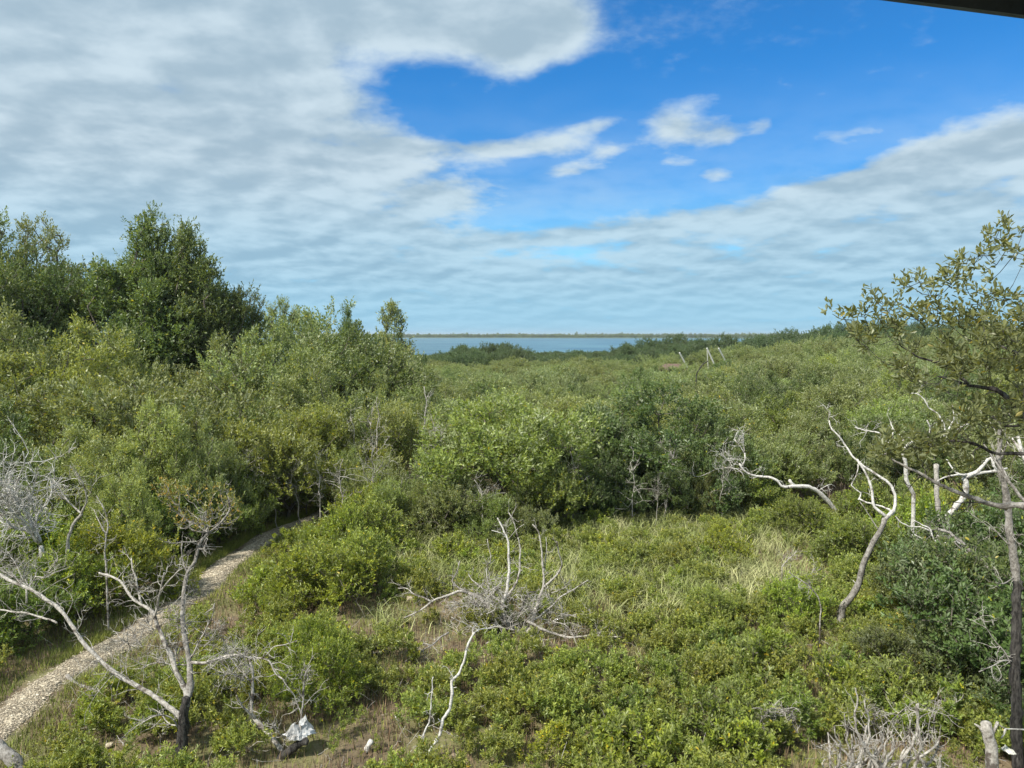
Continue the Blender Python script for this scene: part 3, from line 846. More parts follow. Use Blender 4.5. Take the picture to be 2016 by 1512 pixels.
pts, rots, scs, idx = [], [], [], []
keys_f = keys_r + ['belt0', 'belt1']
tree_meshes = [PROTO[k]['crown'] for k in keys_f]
ring = 79.0
while ring < 470:
    stepw = (3.8 if ring < 105 else 5.2) + max(0, ring - 100) * .018
    xw = ring * .70 + 4
    x = -xw
    while x < xw:
        yy_ = ring + random.uniform(-1.2, 1.2); xx_ = x + random.uniform(-.8, .8)
        x += stepw * random.uniform(.8, 1.2)
        if yy_ > float(shore_y(np.array(xx_))) - 2: continue
        pxx = PX(xx_, yy_, 4)[0]
        if pxx < 640: continue
        h = float(canopy(pxx, yy_)) * random.choice([random.uniform(.7, .9), random.uniform(.88, 1.08)])
        if ring > 120 and 1280 < pxx < 1420 and random.random() < .12: h *= 1.12
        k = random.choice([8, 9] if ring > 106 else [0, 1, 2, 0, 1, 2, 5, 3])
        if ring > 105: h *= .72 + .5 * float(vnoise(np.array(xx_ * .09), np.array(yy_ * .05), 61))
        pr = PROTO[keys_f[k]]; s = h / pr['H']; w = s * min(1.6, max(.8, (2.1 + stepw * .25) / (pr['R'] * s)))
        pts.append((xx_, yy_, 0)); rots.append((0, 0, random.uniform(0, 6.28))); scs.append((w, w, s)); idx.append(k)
    ring += stepw * .85
scatter('mangrove_woods', pts, rots, scs, idx, tree_meshes, 'far mass of mangrove woods running down to the bay')
print('far wood', len(pts))

# far shore: low green island line across the bay
pts, rots, scs, idx = [], [], [], []
def far_y(x): return 1750 - x * .55 + 60 * math.sin(x * .004)
V, Q = [], []
xr = np.arange(-1300, 1700, 20.0)
for k, x in enumerate(xr):
    yb = far_y(x)
    for (o_, z_) in ((0, -.6), (6, .5), (40, .9), (400, 1.0), (410, -.6)):
        V.append((x, yb + o_, z_))
    if k:
        for q in range(4):
            a = (k - 1) * 5 + q
            Q.append((a, a + 5, a + 6, a + 1))
fgm = rough_mat('far_scrub', (.07, .10, .04), (.12, .15, .07), .05, bump=0)
link('far_shore', mesh_np('far_shore', V, None, Q, [fgm], smooth=True), kind='structure', label='low far shore across the bay')
for x in np.arange(-1250, 1650, 3.6):
    for row in range(3):
        xx_ = x + random.uniform(-2, 2)
        h = 6.4 + 3.2 * float(vnoise(np.array(xx_ * .03), np.array(row * 1.0), 5)) + 2.2 * random.random() ** 4
        if random.random() < .02: h *= 1.35
        k = random.choice([0, 1, 2, 3, 4]); s = h / PROTO[keys_r[k]]['H']; w = 4.2 / PROTO[keys_r[k]]['R']
        pts.append((xx_, far_y(xx_) + 10 + row * 9 + random.uniform(-3, 3), .3)); rots.append((0, 0, random.uniform(0, 6.28))); scs.append((w, w, s)); idx.append(k)
scatter('far_woods', pts, rots, scs, idx, tree_meshes, 'low wooded strip of the far shore on the horizon')

# ------------------------------------------------------------------ the clearing
def inell(px, py, ells):
    m = 0.0
    for (cx, cy, rx, ry) in ells:
        q = ((px - cx) / rx) ** 2 + ((py - cy) / ry) ** 2
        m = max(m, math.exp(-q * q * .7))
    return m
BARE = [(110, 1275, 210, 55), (560, 1450, 150, 60), (330, 1300, 60, 40), (250, 1480, 90, 30), (700, 1225, 100, 55), (830, 1290, 60, 25), (960, 1480, 170, 40), (760, 1440, 70, 50),
        (1240, 1290, 60, 40), (1560, 1120, 90, 50), (1620, 960, 95, 45), (1480, 1300, 50, 30), (1190, 1240, 50, 20), (470, 1130, 40, 50), (420, 1230, 60, 60), (620, 1180, 50, 20)]
GRASSY = [(850, 1105, 150, 60), (1300, 1065, 260, 60), (1480, 1170, 130, 45), (1180, 1170, 140, 70), (1330, 1200, 120, 40), (720, 1240, 60, 30)]

def shrub(key, x, y, h, tint, shape, label=None, wid=1.0):
    return plant(key, x, y, h, tint, 'mangrove_shrub', 'shrub', 'low mangrove shrubs in the clearing', shape, wid=wid, label=label)

def S(px, base, h, key, tint, label=None, wid=1.0, shape='bushy'):
    g = G(px, base)
    big.append((g[0], g[1], PROTO[key]['R'] * h / PROTO[key]['H'] * wid * .8))
    return shrub(key, g[0], g[1], h, tint, shape, label, wid)
big = [(G(px_, py_)[0], G(px_, py_)[1], r_) for px_, py_, r_ in [(354, 1505, .5), (400, 1500, .5), (585, 1508, .9), (560, 1560, .9), (820, 1512, .35), (1040, 1262, .9), (1100, 1300, .6), (960, 1290, .5), (1652, 1240, .45), (1640, 1270, .4), (1690, 1530, 1.0), (1760, 1520, 1.0), (1840, 1530, .9), (1730, 1600, 1.2), (1850, 1600, 1.1), (1945, 1540, .6), (1985, 1560, .5), (120, 1380, .4), (728, 1490, .3), (460, 1400, .4), (215, 1480, .3), (20, 1530, .5)]]
# right of the path
S(640, 1200, 1.65, 'wide0', 'fresh green', 'large rounded fresh green shrub on the right bank of the gravel path', 1.0)
S(575, 1190, 1.2, 'wide1', 'fresh green', None, .8)
S(700, 1165, 1.7, 'wide1', 'olive green', None, .9)
S(665, 1115, 1.8, 'wide1', 'fresh green', None, .8)
S(720, 1100, 1.8, 'wide0', 'olive green', None, .9)
S(740, 1055, 1.8, 'wide0', 'yellow-green', 'bright yellow-green shrub where the gravel path disappears from view', .8)
S(505, 1185, .9, 'shrub2', 'fresh green')
# left of the path
S(250, 1180, 2.1, 'wide1', 'yellow-green', 'tall yellow-green shrub on the left bank behind the two dead limbs', .9)
S(140, 1225, 1.8, 'wide0', 'fresh green', None, .9)
S(60, 1255, 1.6, 'wide1', 'dark green', None, .9)
S(-20, 1290, 1.7, 'wide0', 'dark green', None, .9)
S(190, 1120, 2.0, 'wide0', 'dark green', None, .9)
S(300, 1110, 2.2, 'wide1', 'dark green', None, .9)
S(90, 1150, 2.0, 'wide1', 'fresh green', None, .9)
S(380, 1085, 2.3, 'wide0', 'dark green', None, .85)
S(440, 1050, 2.4, 'wide1', 'dull green', None, .85)
S(20, 1170, 2.0, 'wide0', 'dull green', None, .9)
S(730, 1005, 2.3, 'wide0', 'yellow-green', None, .7)
S(350, 1040, 2.6, 'dense0', 'dark green', None, .8)
S(260, 1050, 2.7, 'dense1', 'dark green', None, .8)
S(500, 1000, 2.8, 'dense0', 'dull green', None, .8)
# wood's front edge skirts
for (px, b_, h, k, tn) in [(760, 1070, 2.1, 'round0', 'fresh green'), (830, 1060, 1.9, 'round2', 'olive green'), (880, 1070, 2.0, 'round1', 'olive green'), (960, 1078, 1.7, 'round0', 'fresh green'), (1040, 1072, 1.9, 'round2', 'olive green'),
                           (1070, 1050, 2.4, 'dense1', 'yellow-green'), (1150, 1030, 2.3, 'dense1', 'dark green'), (1240, 1020, 2.5, 'dense0', 'dark green'), (1330, 1010, 2.4, 'round0', 'olive green'),
                           (1400, 1020, 2.3, 'dense0', 'dark green'), (1480, 1010, 2.0, 'wide0', 'dull green'), (1540, 985, 2.2, 'wide1', 'dull green')]:
    S(px, b_, h, k, tn, None, .9)
# right side
S(1895, 1330, 2.6, 'dense0', 'dull green', 'broad dark-leaved bush at lower right, right of the leaning dead tree', .85)
S(1960, 1360, 2.7, 'dense1', 'dark green', None, 1.0)
S(1850, 1245, 2.1, 'dense1', 'olive green', None, .9)
S(1900, 1230, 2.6, 'dense0', 'dark green', None, 1.0)
S(2030, 1250, 2.9, 'dense0', 'dark green', None, 1.0)
S(1745, 1345, 1.1, 'dense0', 'olive green', None, .9)
S(2060, 1470, 1.6, 'dense0', 'dark green', None, .9)
S(1700, 1130, 1.6, 'wide0', 'dull green', None, .9)
S(1640, 1110, 1.2, 'wide1', 'dull green', None, .8)
S(1570, 1060, 1.4, 'wide0', 'dull green', None, .8)
S(1790, 1110, 2.1, 'wide1', 'fresh green', None, .8)
S(1700, 1040, 1.7, 'wide1', 'dull green', None, .8)
S(1850, 1090, 2.2, 'wide0', 'olive green', None, .9)
S(1430, 1110, 1.2, 'wide1', 'yellow-green', 'low yellow-green shrub in the pale grass at the right centre of the clearing', .8)
S(1400, 1240, 1.0, 'wide0', 'olive green', None, .8)
S(1560, 1240, 1.2, 'wide0', 'fresh green', None, .8)
S(620, 1400, 1.35, 'wide0', 'fresh green', 'knee-high fresh green shrub behind the white rag in the foreground', .75)
S(640, 1330, 1.2, 'wide1', 'fresh green', None, .75)
S(985, 1240, .55, 'wide1', 'dark green', 'low dark green shrub growing through the sprawling fallen crown', 1.0)
S(1045, 1185, .6, 'shrub3', 'yellow-green', None, 1.0)

# loose scatter of shrubs
def bigclear(x, y, r):
    return all((x - a) ** 2 + (y - b_) ** 2 > (r + c_ * .75) ** 2 for a, b_, c_ in big)
small = []
tries = 0
while len(small) < 420 and tries < 40000:
    tries += 1
    d = 10.2 + 17.5 * random.random() ** .8
    x = random.uniform(-.72, .72) * (d + 1)
    if abs(x - float(path_x(np.array(d)))) < 1.25 and d < 30: continue
    px, py = PX(x, d, 0)
    if px < 300 and py < 1330: continue
    if py < 1020: continue
    dens = .95 - 1.05 * inell(px, py, BARE) - .82 * inell(px, py, GRASSY)
    if px > 1150 and py > 1200: dens += .25
    if random.random() > dens * (.35 + .9 * float(vnoise(np.array(x * .7), np.array(d * .7), 11))): continue
    if 770 < px < 1260 and 1150 < py < 1340 and random.random() < .6: continue
    h = random.uniform(.30, .68)
    if px > 1150 and py > 1280: h = random.uniform(.5, 1.05)
    if d > 20: h = random.uniform(.4, .95)
    if 760 < px < 1260 and 1180 < py < 1420: h = random.uniform(.26, .46)
    r = .34 * h + .13
    if not bigclear(x, d, r * .6): continue
    if any((x - a) ** 2 + (d - b_) ** 2 < (r + c_) ** 2 * .55 for a, b_, c_ in small): continue
    small.append((x, d, r))
    if len(small) > 262: continue
    px_t = 'fresh green'
    tn = random.choice(['fresh green'] * 4 + ['olive green'] * 3 + ['yellow-green'] * 2 + ['dull green'] * (5 if (px > 1100 and py > 1250) else 1) + (['dark green'] * 7 if px > 1150 and py > 1280 else []))
    k = random.choice(['shrub%d' % random.randrange(6)] * 2 + ['sprig%d' % random.randrange(4)] * 3)
    shrub(k, x, d, h, tn, random.choice(['leafy']), wid=random.uniform(.85, 1.15))
extra = small[262:]
print('small shrubs', len(small))

# seedlings between them: nobody could count them
pts, rots, scs, idx = [], [], [], []
for _ in range(13000):
    d = 10.0 + 20 * random.random() ** .8; x = random.uniform(-.72, .72) * (d + 1)
    dpth = abs(x - float(path_x(np.array(d))))
    if dpth < .85: continue
    px, py = PX(x, d, 0)
    dens = 1 - .80 * inell(px, py, BARE) - .55 * inell(px, py, GRASSY)
    if dpth < 1.6: dens *= .3
    if px < 350 and py < 1330 and dpth < 5: dens *= .3
    if random.random() > dens * (-.1 + 1.35 * float(vnoise(np.array(x * .9 + 3), np.array(d * .9), 12))): continue
    s = random.uniform(.4, .95)
    if 770 < px < 1260 and 1150 < py < 1350:
        if random.random() < .5: continue
        s *= .5
    if any(math.hypot(x - a_, d - b_) < c_ for a_, b_, c_ in big[:22]): s *= .5
    pts.append((x, d, float(ground_z(np.array(x), np.array(d))))); rots.append((random.uniform(-.2, .2), random.uniform(-.2, .2), random.uniform(0, 6.28)))
    scs.append((s * 1.15, s * 1.15, s)); idx.append(random.randrange(4))
for (x, d, r) in extra:
    pts.append((x, d, 0)); rots.append((0, 0, random.uniform(0, 6))); s = random.uniform(.6, 1); scs.append((s, s, s)); idx.append(4)
seed_meshes = [PROTO['shoot0']['crown'], PROTO['shoot1']['crown'], PROTO['shoot0']['crown'], PROTO['shoot1']['crown'], PROTO['shrub1']['crown']]
scatter('undergrowth', pts, rots, scs, idx, seed_meshes, 'knee-high mangrove seedlings covering the marsh floor')

# breathing roots: thousands of short brown spikes on the mud
def blades(x, y, z, h, lean, w, rng, bend=0.0, segs=1):
    N = len(x); a = rng.uniform(0, 2 * PI, N); p = np.stack([np.cos(a), np.sin(a), np.zeros(N)], 1)
    la = rng.uniform(0, 2 * PI, N); ld = np.stack([np.cos(la), np.sin(la), np.zeros(N)], 1) * lean[:, None]
    base = np.stack([x, y, z], 1); V = []
    for k in range(segs):
        f = k / segs
        c = base + ld * (h * (f ** 1.7))[:, None] + np.array([0, 0, 1]) * (h * f * (1 - bend * f * .55))[:, None]
        V += [c - p * (w * (1 - f * .6))[:, None], c + p * (w * (1 - f * .6))[:, None]]
    V.append(base + ld * h[:, None] + np.array([0, 0, 1]) * (h * (1 - bend * .75))[:, None])
    nv = len(V); V = np.stack(V, 1).reshape(-1, 3); o = (np.arange(N) * nv)[:, None]
    Q = np.concatenate([o + np.array([2 * k, 2 * k + 1, 2 * k + 3, 2 * k + 2]) for k in range(segs - 1)]) if segs > 1 else None
    T = o + np.array([nv - 3, nv - 2, nv - 1])
    return V, T, Q

N = 150000
d = 9.8 + 20 * RNG.uniform(0, 1, N) ** .75; x = RNG.uniform(-.72, .72, N) * (d + 1)
keep = (np.abs(x - path_x(d)) > .62) & (vnoise(x * 1.5, d * 1.5, 21) * .7 + vnoise(x * 5, d * 5, 22) * .5 > RNG.uniform(.25, .8, N))
x, d = x[keep], d[keep]
h = RNG.uniform(.06, .19, len(x)) * (1 + .6 * vnoise(x, d, 23))
V, T_, Q_ = blades(x, d, ground_z(x, d) - .01, h, RNG.uniform(0, .35, len(x)), RNG.uniform(.005, .011, len(x)), RNG)
link('breathing_roots', mesh_np('breathing_roots', V, T_, Q_, [M['spike']]), kind='stuff', label='short brown mangrove breathing roots bristling from the mud')

# taller brown breathing roots at the back right of the clearing
N = 2600
g1 = G(1550, 985); g2 = G(1690, 925)
x = RNG.uniform(g1[0] - 1, g2[0] + 1, N); d = RNG.uniform(g1[1] - 1, g1[1] + 4, N)
V, T_, Q_ = blades(x, d, np.zeros(N), RNG.uniform(.4, .9, N), RNG.uniform(0, .2, N), RNG.uniform(.008, .014, N), RNG, segs=2)
sm = rough_mat('spike_tall', (0.16, 0.12, 0.10), (0.32, 0.26, 0.215), 1.5, rough=.9, bump=0, rand=.4)
link('reeds', mesh_np('reeds', V, T_, Q_, [sm]), kind='stuff', label='brown dead reed stalks at the back right of the clearing')

# green grass along the path edges and thinly on the flat
N = 42000
d = 9.8 + 20 * RNG.uniform(0, 1, N) ** .8
off = np.where(RNG.uniform(0, 1, N) < .68, -1, 1) * (.42 + np.abs(RNG.normal(0, .42, N)))
x = path_x(d) + off
keep = vnoise(x * 1.2, d * .7, 31) > RNG.uniform(-.1, .7, N)
x, d = x[keep], d[keep]
N2 = 130000
d2 = 9.8 + 19 * RNG.uniform(0, 1, N2) ** .8; x2 = RNG.uniform(-.72, .72, N2) * (d2 + 1)
k2 = (np.abs(x2 - path_x(d2)) > 1.2) & (vnoise(x2 * .8 + 5, d2 * .8, 33) > RNG.uniform(.1, .8, N2))
x = np.concatenate([x, x2[k2]]); d = np.concatenate([d, d2[k2]])
V, T_, Q_ = blades(x, d, ground_z(x, d) - .01, RNG.uniform(.06, .22, len(x)), RNG.uniform(.1, .7, len(x)), RNG.uniform(.004, .008, len(x)), RNG)
link('grass', mesh_np('grass', V, T_, Q_, [M['grass_green']]), kind='stuff', label='short green grass beside the trail and between shrubs')

# dry arching grass in the back of the clearing
bx, bd, bh = [], [], []
for _ in range(70000):
    d = random.uniform(13, 28); x = random.uniform(-5, 14)
    px, py = PX(x, d, 0)
    e = inell(px, py, GRASSY)
    if py < 1000 or px < 740: continue
    if random.random() > e * 1.0 + .12: continue
    if float(vnoise(np.array(x * 1.1), np.array(d * 1.1), 41)) < random.uniform(-.05, .6): continue
    bx.append(x); bd.append(d); bh.append(random.uniform(.4, 1.0) if e > .3 else random.uniform(.15, .5))
bx, bd, bh = np.array(bx), np.array(bd), np.array(bh)
V, T_, Q_ = blades(bx, bd, np.zeros(len(bx)), bh, RNG.uniform(.15, .9, len(bx)), RNG.uniform(.005, .010, len(bx)), RNG, bend=.55, segs=3)
link('dry_grass', mesh_np('dry_grass', V, T_, Q_, [M['grass_dry']]), kind='stuff', label='pale dry arching marsh grass at the back of the clearing')
print('dry blades', len(bx))

# ------------------------------------------------------------------ dead wood
def catmull(P, step):
    P = np.asarray(P, float)
    if len(P) < 3:
        n = max(2, int(np.linalg.norm(P[-1] - P[0]) / step)); return P[0] + (P[-1] - P[0]) * np.linspace(0, 1, n)[:, None]
    E = np.vstack([2 * P[0] - P[1], P, 2 * P[-1] - P[-2]]); out = []
    for k in range(1, len(E) - 2):
        n = max(1, int(np.linalg.norm(E[k + 1] - E[k]) / step))
        for t_ in np.arange(n) / n:
            a, b_, c_, e = E[k - 1], E[k], E[k + 1], E[k + 2]
            out.append(.5 * ((2 * b_) + (c_ - a) * t_ + (2 * a - 5 * b_ + 4 * c_ - e) * t_ ** 2 + (-a + 3 * b_ - 3 * c_ + e) * t_ ** 3))
    out.append(P[-1])
    return np.array(out)

def crop(ox, oy, s):
    return lambda x, y: (ox + x * s, oy + y * s)
C3 = crop(1200, 560, .4048); C4 = crop(0, 860, .4313); C5 = crop(650, 960, .3652); C6 = crop(1300, 960, .3651); C7 = crop(1500, 400, .397)
CI = lambda x, y: (x, y)

class Dead:
    """a bare tree: traced limbs, each a part of its own, plus fine twigs grown from them"""
    def __init__(s, name, label, cat, mat, seed, twmat=None, group=None):
        s.root = thing(name, label, cat, group=group); s.mat = M[mat]; s.tm = M[twmat or mat]
        s.rng = np.random.default_rng(seed); s.px = []; s.p3 = []; s.tw = []; s.first = True
    def limb(s, cr, pts, r0, r1, y0=None, dy=0.0, name='branch', wig=.8, sides=8, lump=.15, tw=0, twl=.5, mat=None, ground=False, twr=.006):
        p = np.array([cr(*q) for q in pts], float)
        if y0 is None and len(s.px):
            dd = np.linalg.norm(s.px - p[0], axis=1); k = int(np.argmin(dd))
            y0 = s.p3[k][1]
        Q2 = catmull(p, 7.0); n = len(Q2)
        j = s.rng.normal(0, 1, (n, 2)); j = (j + np.roll(j, 1, 0) + np.roll(j, -1, 0)) / 1.7 * wig; j[0] = 0
        Q2 = Q2 + j
        f = np.linspace(0, 1, n)
        Yv = y0 + dy * f + .10 * np.cumsum(s.rng.normal(0, 1, n)) * 7 / 300
        Yv[0] = y0
        W3 = np.array([P3(a[0], a[1], yv) for a, yv in zip(Q2, Yv)])
        if ground:      # carry the foot of the limb down into the ground
            g = W3[0].copy(); g[2] = -.15
            if W3[0][2] > 0: 
                k = max(2, int(W3[0][2] / .2)); W3 = np.vstack([g + (W3[0] - g) * np.linspace(0, 1, k, endpoint=False)[:, None], W3])
        rr = r0 + (r1 - r0) * np.linspace(0, 1, len(W3)) ** .85
        V, T3, Q4 = sweep(W3, rr, sides, s.rng, lump)
        me = mesh_np(name, V, T3, Q4, [M[mat] if mat else s.mat], smooth=True)
        link(name, me, s.root)
        pp = np.array([PX(*w) for w in W3])
        s.px = pp if len(s.px) == 0 else np.vstack([s.px, pp]); s.p3 = W3 if len(s.p3) == 0 else np.vstack([s.p3, W3])
        if tw: s.twigs(W3, rr, tw, twl, r=twr)
        return W3
    def twigs(s, W3, rr, n, L, r=.006, depth=0):
        rng = s.rng
        for _ in range(n):
            k = int(rng.uniform(.15, 1) * (len(W3) - 1)); a = W3[k]
            tg = W3[min(k + 1, len(W3) - 1)] - W3[max(k - 1, 0)]; tg = tg / max(np.linalg.norm(tg), 1e-6)
            d = tg * rng.uniform(.2, .9) + rng.normal(0, .62, 3) + np.array([0, 0, .25]); d /= np.linalg.norm(d)
            m = 6; l = L * rng.uniform(.4, 1.2) / m; P = [a]
            for q in range(m):
                d = d + rng.normal(0, .27, 3); d /= np.linalg.norm(d); P.append(P[-1] + d * l)
            P = np.array(P); P[:, 2] = np.maximum(P[:, 2], .03)
            r_ = np.linspace(r, r * .35, m + 1)
            s.tw.append((P[:-1], P[1:], r_[:-1], r_[1:]))
            if depth < 2:
                s.twigs(P, r_, int(rng.integers(1, 4)), L * .55, r * .65, depth + 1)
    def brush(s, tips, root, r=.005, **kw):
        PA, par, rad = grow(np.array(tips), root, s.rng, rt=r, **kw)
        k = np.arange(1, len(PA)); big_ = rad[k] > r * 2.2
        if len(s.p3) == 0:
            s.p3 = PA.copy(); s.px = np.array([PX(*w) for w in PA])
        for q in (k,):
            s.tw.append((PA[par[q]], PA[q], rad[q] * 1.05, rad[q]))
        return PA, par, rad
    def done(s, name='twig'):
        if s.tw:
            A = np.vstack([a[0] for a in s.tw]); B = np.vstack([a[1] for a in s.tw])
            ra = np.concatenate([a[2] for a in s.tw]); rb = np.concatenate([a[3] for a in s.tw])
            V, Q4 = segs_mesh(A, B, ra, rb, 4)
            o = link('twigs', mesh_np('twigs', V, None, Q4, [s.tm]), s.root, kind='stuff')
        return s

# --- A: bare tree at lower left
D = Dead('dead_tree', 'bare lichen-grey dead tree at lower left, its limbs forking over the gravel path', 'dead tree', 'deadwood_grey', 101, 'deadwood_pale')
D.limb(C4, [(820, 1560), (828, 1420), (838, 1330), (842, 1250), (850, 1190)], .115, .06, y0=11.4, name='trunk', sides=12, lump=.12, ground=True, mat='bark_dark')
D.limb(C4, [(838, 1300), (770, 1230), (680, 1170), (600, 1120), (540, 1090), (480, 1040), (400, 960), (340, 880), (290, 810), (240, 760), (190, 730), (140, 695), (60, 660), (0, 630), (-60, 600)], .042, .022, dy=1.2, tw=26, twl=.75, mat='deadwood_pale')
D.limb(C4, [(845, 1240), (850, 1170), (820, 1100), (790, 1030), (760, 950), (720, 870), (700, 800), (650, 770), (600, 730), (560, 670), (520, 640), (450, 620)], .05, .014, dy=.9, tw=20, twl=.6, mat='deadwood_pale')
D.limb(C4, [(702, 830), (720, 760), (735, 680), (745, 620)], .022, .012, dy=-.3, tw=8, twl=.4, mat='deadwood_pale')
D.limb(C4, [(735, 700), (780, 650), (820, 610), (870, 590)], .014, .007, dy=-.3, tw=4, twl=.3, mat='deadwood_pale')
D.limb(C4, [(650, 770), (640, 740), (625, 680), (610, 600), (600, 550)], .02, .009, dy=.4, tw=9, twl=.45, mat='deadwood_pale')
D.limb(C4, [(850, 1230), (870, 1130), (865, 1040), (850, 940), (835, 860), (835, 740), (855, 620), (890, 570), (910, 490), (950, 440), (1010, 390), (1050, 330), (1040, 290)], .055, .014, dy=1.3, tw=22, twl=.5)
D.limb(C4, [(855, 620), (830, 540), (830, 480)], .014, .007, dy=.2, tw=5, twl=.3)
D.limb(C4, [(868, 1010), (890, 970), (930, 900), (970, 820), (975, 760)], .018, .008, dy=-.3, tw=5, twl=.35, mat='deadwood_pale')
D.limb(C4, [(950, 440), (920, 420), (890, 395), (850, 380)], .013, .006, dy=.3, tw=10, twl=.4)
D.limb(C4, [(905, 500), (870, 480), (770, 485), (725, 465)], .012, .005, dy=-.4, tw=4, twl=.3)
D.limb(C4, [(870, 1030), (940, 1030), (1000, 1010), (1060, 995), (1130, 1005), (1200, 1010), (1240, 1040), (1260, 1080), (1300, 1110)], .026, .010, dy=-.3, tw=26, twl=.5, mat='deadwood_pale')
D.limb(C4, [(1200, 1010), (1250, 960), (1310, 945), (1360, 930)], .009, .004, dy=-.2, tw=4, twl=.3, mat='deadwood_pale')
D.limb(C4, [(860, 1040), (790, 1040), (720, 1030), (650, 1050)], .013, .006, dy=.4, tw=16, twl=.45, mat='deadwood_pale')
D.limb(C4, [(825, 1340), (790, 1290), (740, 1270), (690, 1280), (640, 1310), (590, 1340)], .014, .005, dy=-.4, tw=9, twl=.35, mat='deadwood_pale')
D.limb(C4, [(825, 1320), (770, 1310), (730, 1260), (690, 1240)], .012, .006, dy=.2, tw=5, twl=.3, mat='deadwood_pale')
for (a, b_) in [(700, 880), (760, 960), (860, 900), (650, 960), (930, 960), (1040, 1060), (600, 980)]:
    D.limb(C4, [(a, b_), (a + random.uniform(-40, 40), b_ - 40), (a + random.uniform(-80, 80), b_ - 70)], .008, .004, dy=random.uniform(-.3, .3), tw=10, twl=.42, mat='deadwood_pale')
D.done()
# its few remaining leaves
tips, outs = [], []
for _ in range(150):
    a = random.uniform(0, 6.28); q = math.sqrt(random.random())
    w = P3(*C4(930 + 175 * q * math.cos(a), 330 + 115 * q * math.sin(a)), 12.6 + random.uniform(-.4, .5)); tips.append(w); outs.append((random.gauss(0, .6), random.gauss(0, .6), .8))
for _ in range(60):
    a = random.uniform(0, 6.28); q = math.sqrt(random.random())
    w = P3(*C4(770 + 60 * q * math.cos(a), 250 + 60 * q * math.sin(a)), 12.8 + random.uniform(-.3, .3)); tips.append(w); outs.append((random.gauss(0, .6), random.gauss(0, .6), .8))
tips = np.array(tips); V, T_, Q_, A_ = leaves(tips, nrm(np.array(outs)), np.full(len(tips), .10), 4, .06, .026, RNG, True)
Vt, Qt = None, None
link('foliage', mesh_np('foliage', V, T_, Q_, [M['leaf_autumn']], attr=A_), D.root, label='sparse yellowing leaves at the end of the upright limb')
PA, par, rad = grow(tips, D.p3[np.argmin(np.linalg.norm(D.px - np.array(C4(950, 440)), axis=1))], RNG, rt=.0022, step=.15, wig=.05)
V, Q4 = branch_mesh(PA, par, rad, 3); o = link('twigs', mesh_np('twigs', V, None, Q4, [M['deadwood_grey']]), D.root, kind='stuff')

# --- B: second dead tree with rag
D = Dead('dead_tree', 'small dead tree bent over at the bottom edge, its dark butt beside a white rag', 'dead tree', 'deadwood_grey', 102, 'deadwood_pale')
D.limb(C4, [(1190, 1560), (1250, 1500), (1310, 1440), (1360, 1405), (1400, 1388)], .075, .06, y0=11.6, name='trunk', sides=10, mat='bark_dark', ground=True)
D.limb(C4, [(1290, 1440), (1240, 1370), (1190, 1320), (1150, 1260), (1150, 1160), (1155, 1080), (1140, 1020)], .04, .018, y0=11.65, dy=.6, tw=18, twl=.4, mat='deadwood_pale')
D.limb(C4, [(1170, 1290), (1110, 1230), (1080, 1180)], .02, .012, dy=-.2, tw=4, twl=.25, mat='deadwood_pale')
D.limb(C4, [(1378, 1385), (1376, 1280), (1385, 1180), (1390, 1090), (1420, 1045)], .022, .008, y0=11.7, dy=.2, tw=12, twl=.45, mat='deadwood_pale')
D.limb(C4, [(1376, 1270), (1340, 1180), (1290, 1110), (1250, 1060)], .010, .005, dy=.4, tw=6, twl=.35, mat='deadwood_pale')
D.limb(C4, [(1148, 1120), (1090, 1060), (1050, 1000), (1010, 960)], .014, .006, dy=.3, tw=22, twl=.45, mat='deadwood_pale')
D.limb(C4, [(1145, 1060), (1100, 1100), (1060, 1080), (1010, 1090)], .012, .006, dy=-.3, tw=20, twl=.4, mat='deadwood_pale')
D.limb(C4, [(1290, 1440), (1300, 1380), (1260, 1340), (1240, 1290)], .010, .005, dy=-.2, tw=8, twl=.35, mat='deadwood_pale')
D.done()

# --- log beside the path, log at the corner
D = Dead('fallen_log', 'short grey fallen log pointing at the gravel path, dark at its right end', 'log', 'deadwood_grey', 103)
g = G(*C4(460, 1175))
D.limb(C4, [(462, 1185), (440, 1160), (395, 1148), (350, 1128), (322, 1105), (305, 1092)], .05, .038, y0=g[1], dy=.55, name='trunk', sides=10)
D.limb(C4, [(325, 1110), (335, 1085), (337, 1062)], .010, .004, name='branch')
D.done()
D = Dead('fallen_log', 'thick grey log cut off by the bottom left corner of the picture', 'log', 'deadwood_grey', 104)
D.limb(CI, [(60, 1560), (32, 1510), (12, 1482), (-20, 1462), (-60, 1450)], .10, .09, y0=10.6, dy=.3, name='trunk', sides=12, ground=True)
D.done()

# --- left brushy bleached shrub
D = Dead('bleached_shrub', 'large bleached leafless shrub with a fan of tangled white twigs at the left edge', 'dead shrub', 'deadwood_white', 105)
root = P3(78, 1075, 17.2); root_g = np.array([root[0], root[1], 0.0])
D.limb(CI, [(95, 1180), (88, 1120), (80, 1075)], .06, .05, y0=17.2, name='trunk', ground=True)
for pts in [[(175, 485), (150, 420), (120, 390), (60, 350), (10, 260)], [(180, 485), (150, 400), (130, 330), (150, 230), (170, 160)], [(170, 480), (140, 440), (80, 420), (20, 400), (-40, 340)],
            [(185, 480), (160, 400), (190, 330), (230, 280), (235, 200)], [(165, 470), (100, 370), (70, 280), (80, 190), (110, 120), (100, 70)], [(150, 430), (60, 410), (0, 330), (-60, 250)], [(150, 400), (110, 330), (30, 240), (-20, 160)]]:
    D.limb(C4, pts, .034, .010, y0=17.2, dy=random.uniform(-.9, .9), tw=17, twl=.95, wig=1.2, twr=.011)
D.done()
D = Dead('dead_sapling', 'forked white dead sapling just right of the bleached leafless shrub', 'dead tree', 'deadwood_pale', 106)
D.limb(C4, [(305, 560), (310, 480), (330, 410), (372, 350)], .045, .03, y0=17.0, name='trunk', ground=True)
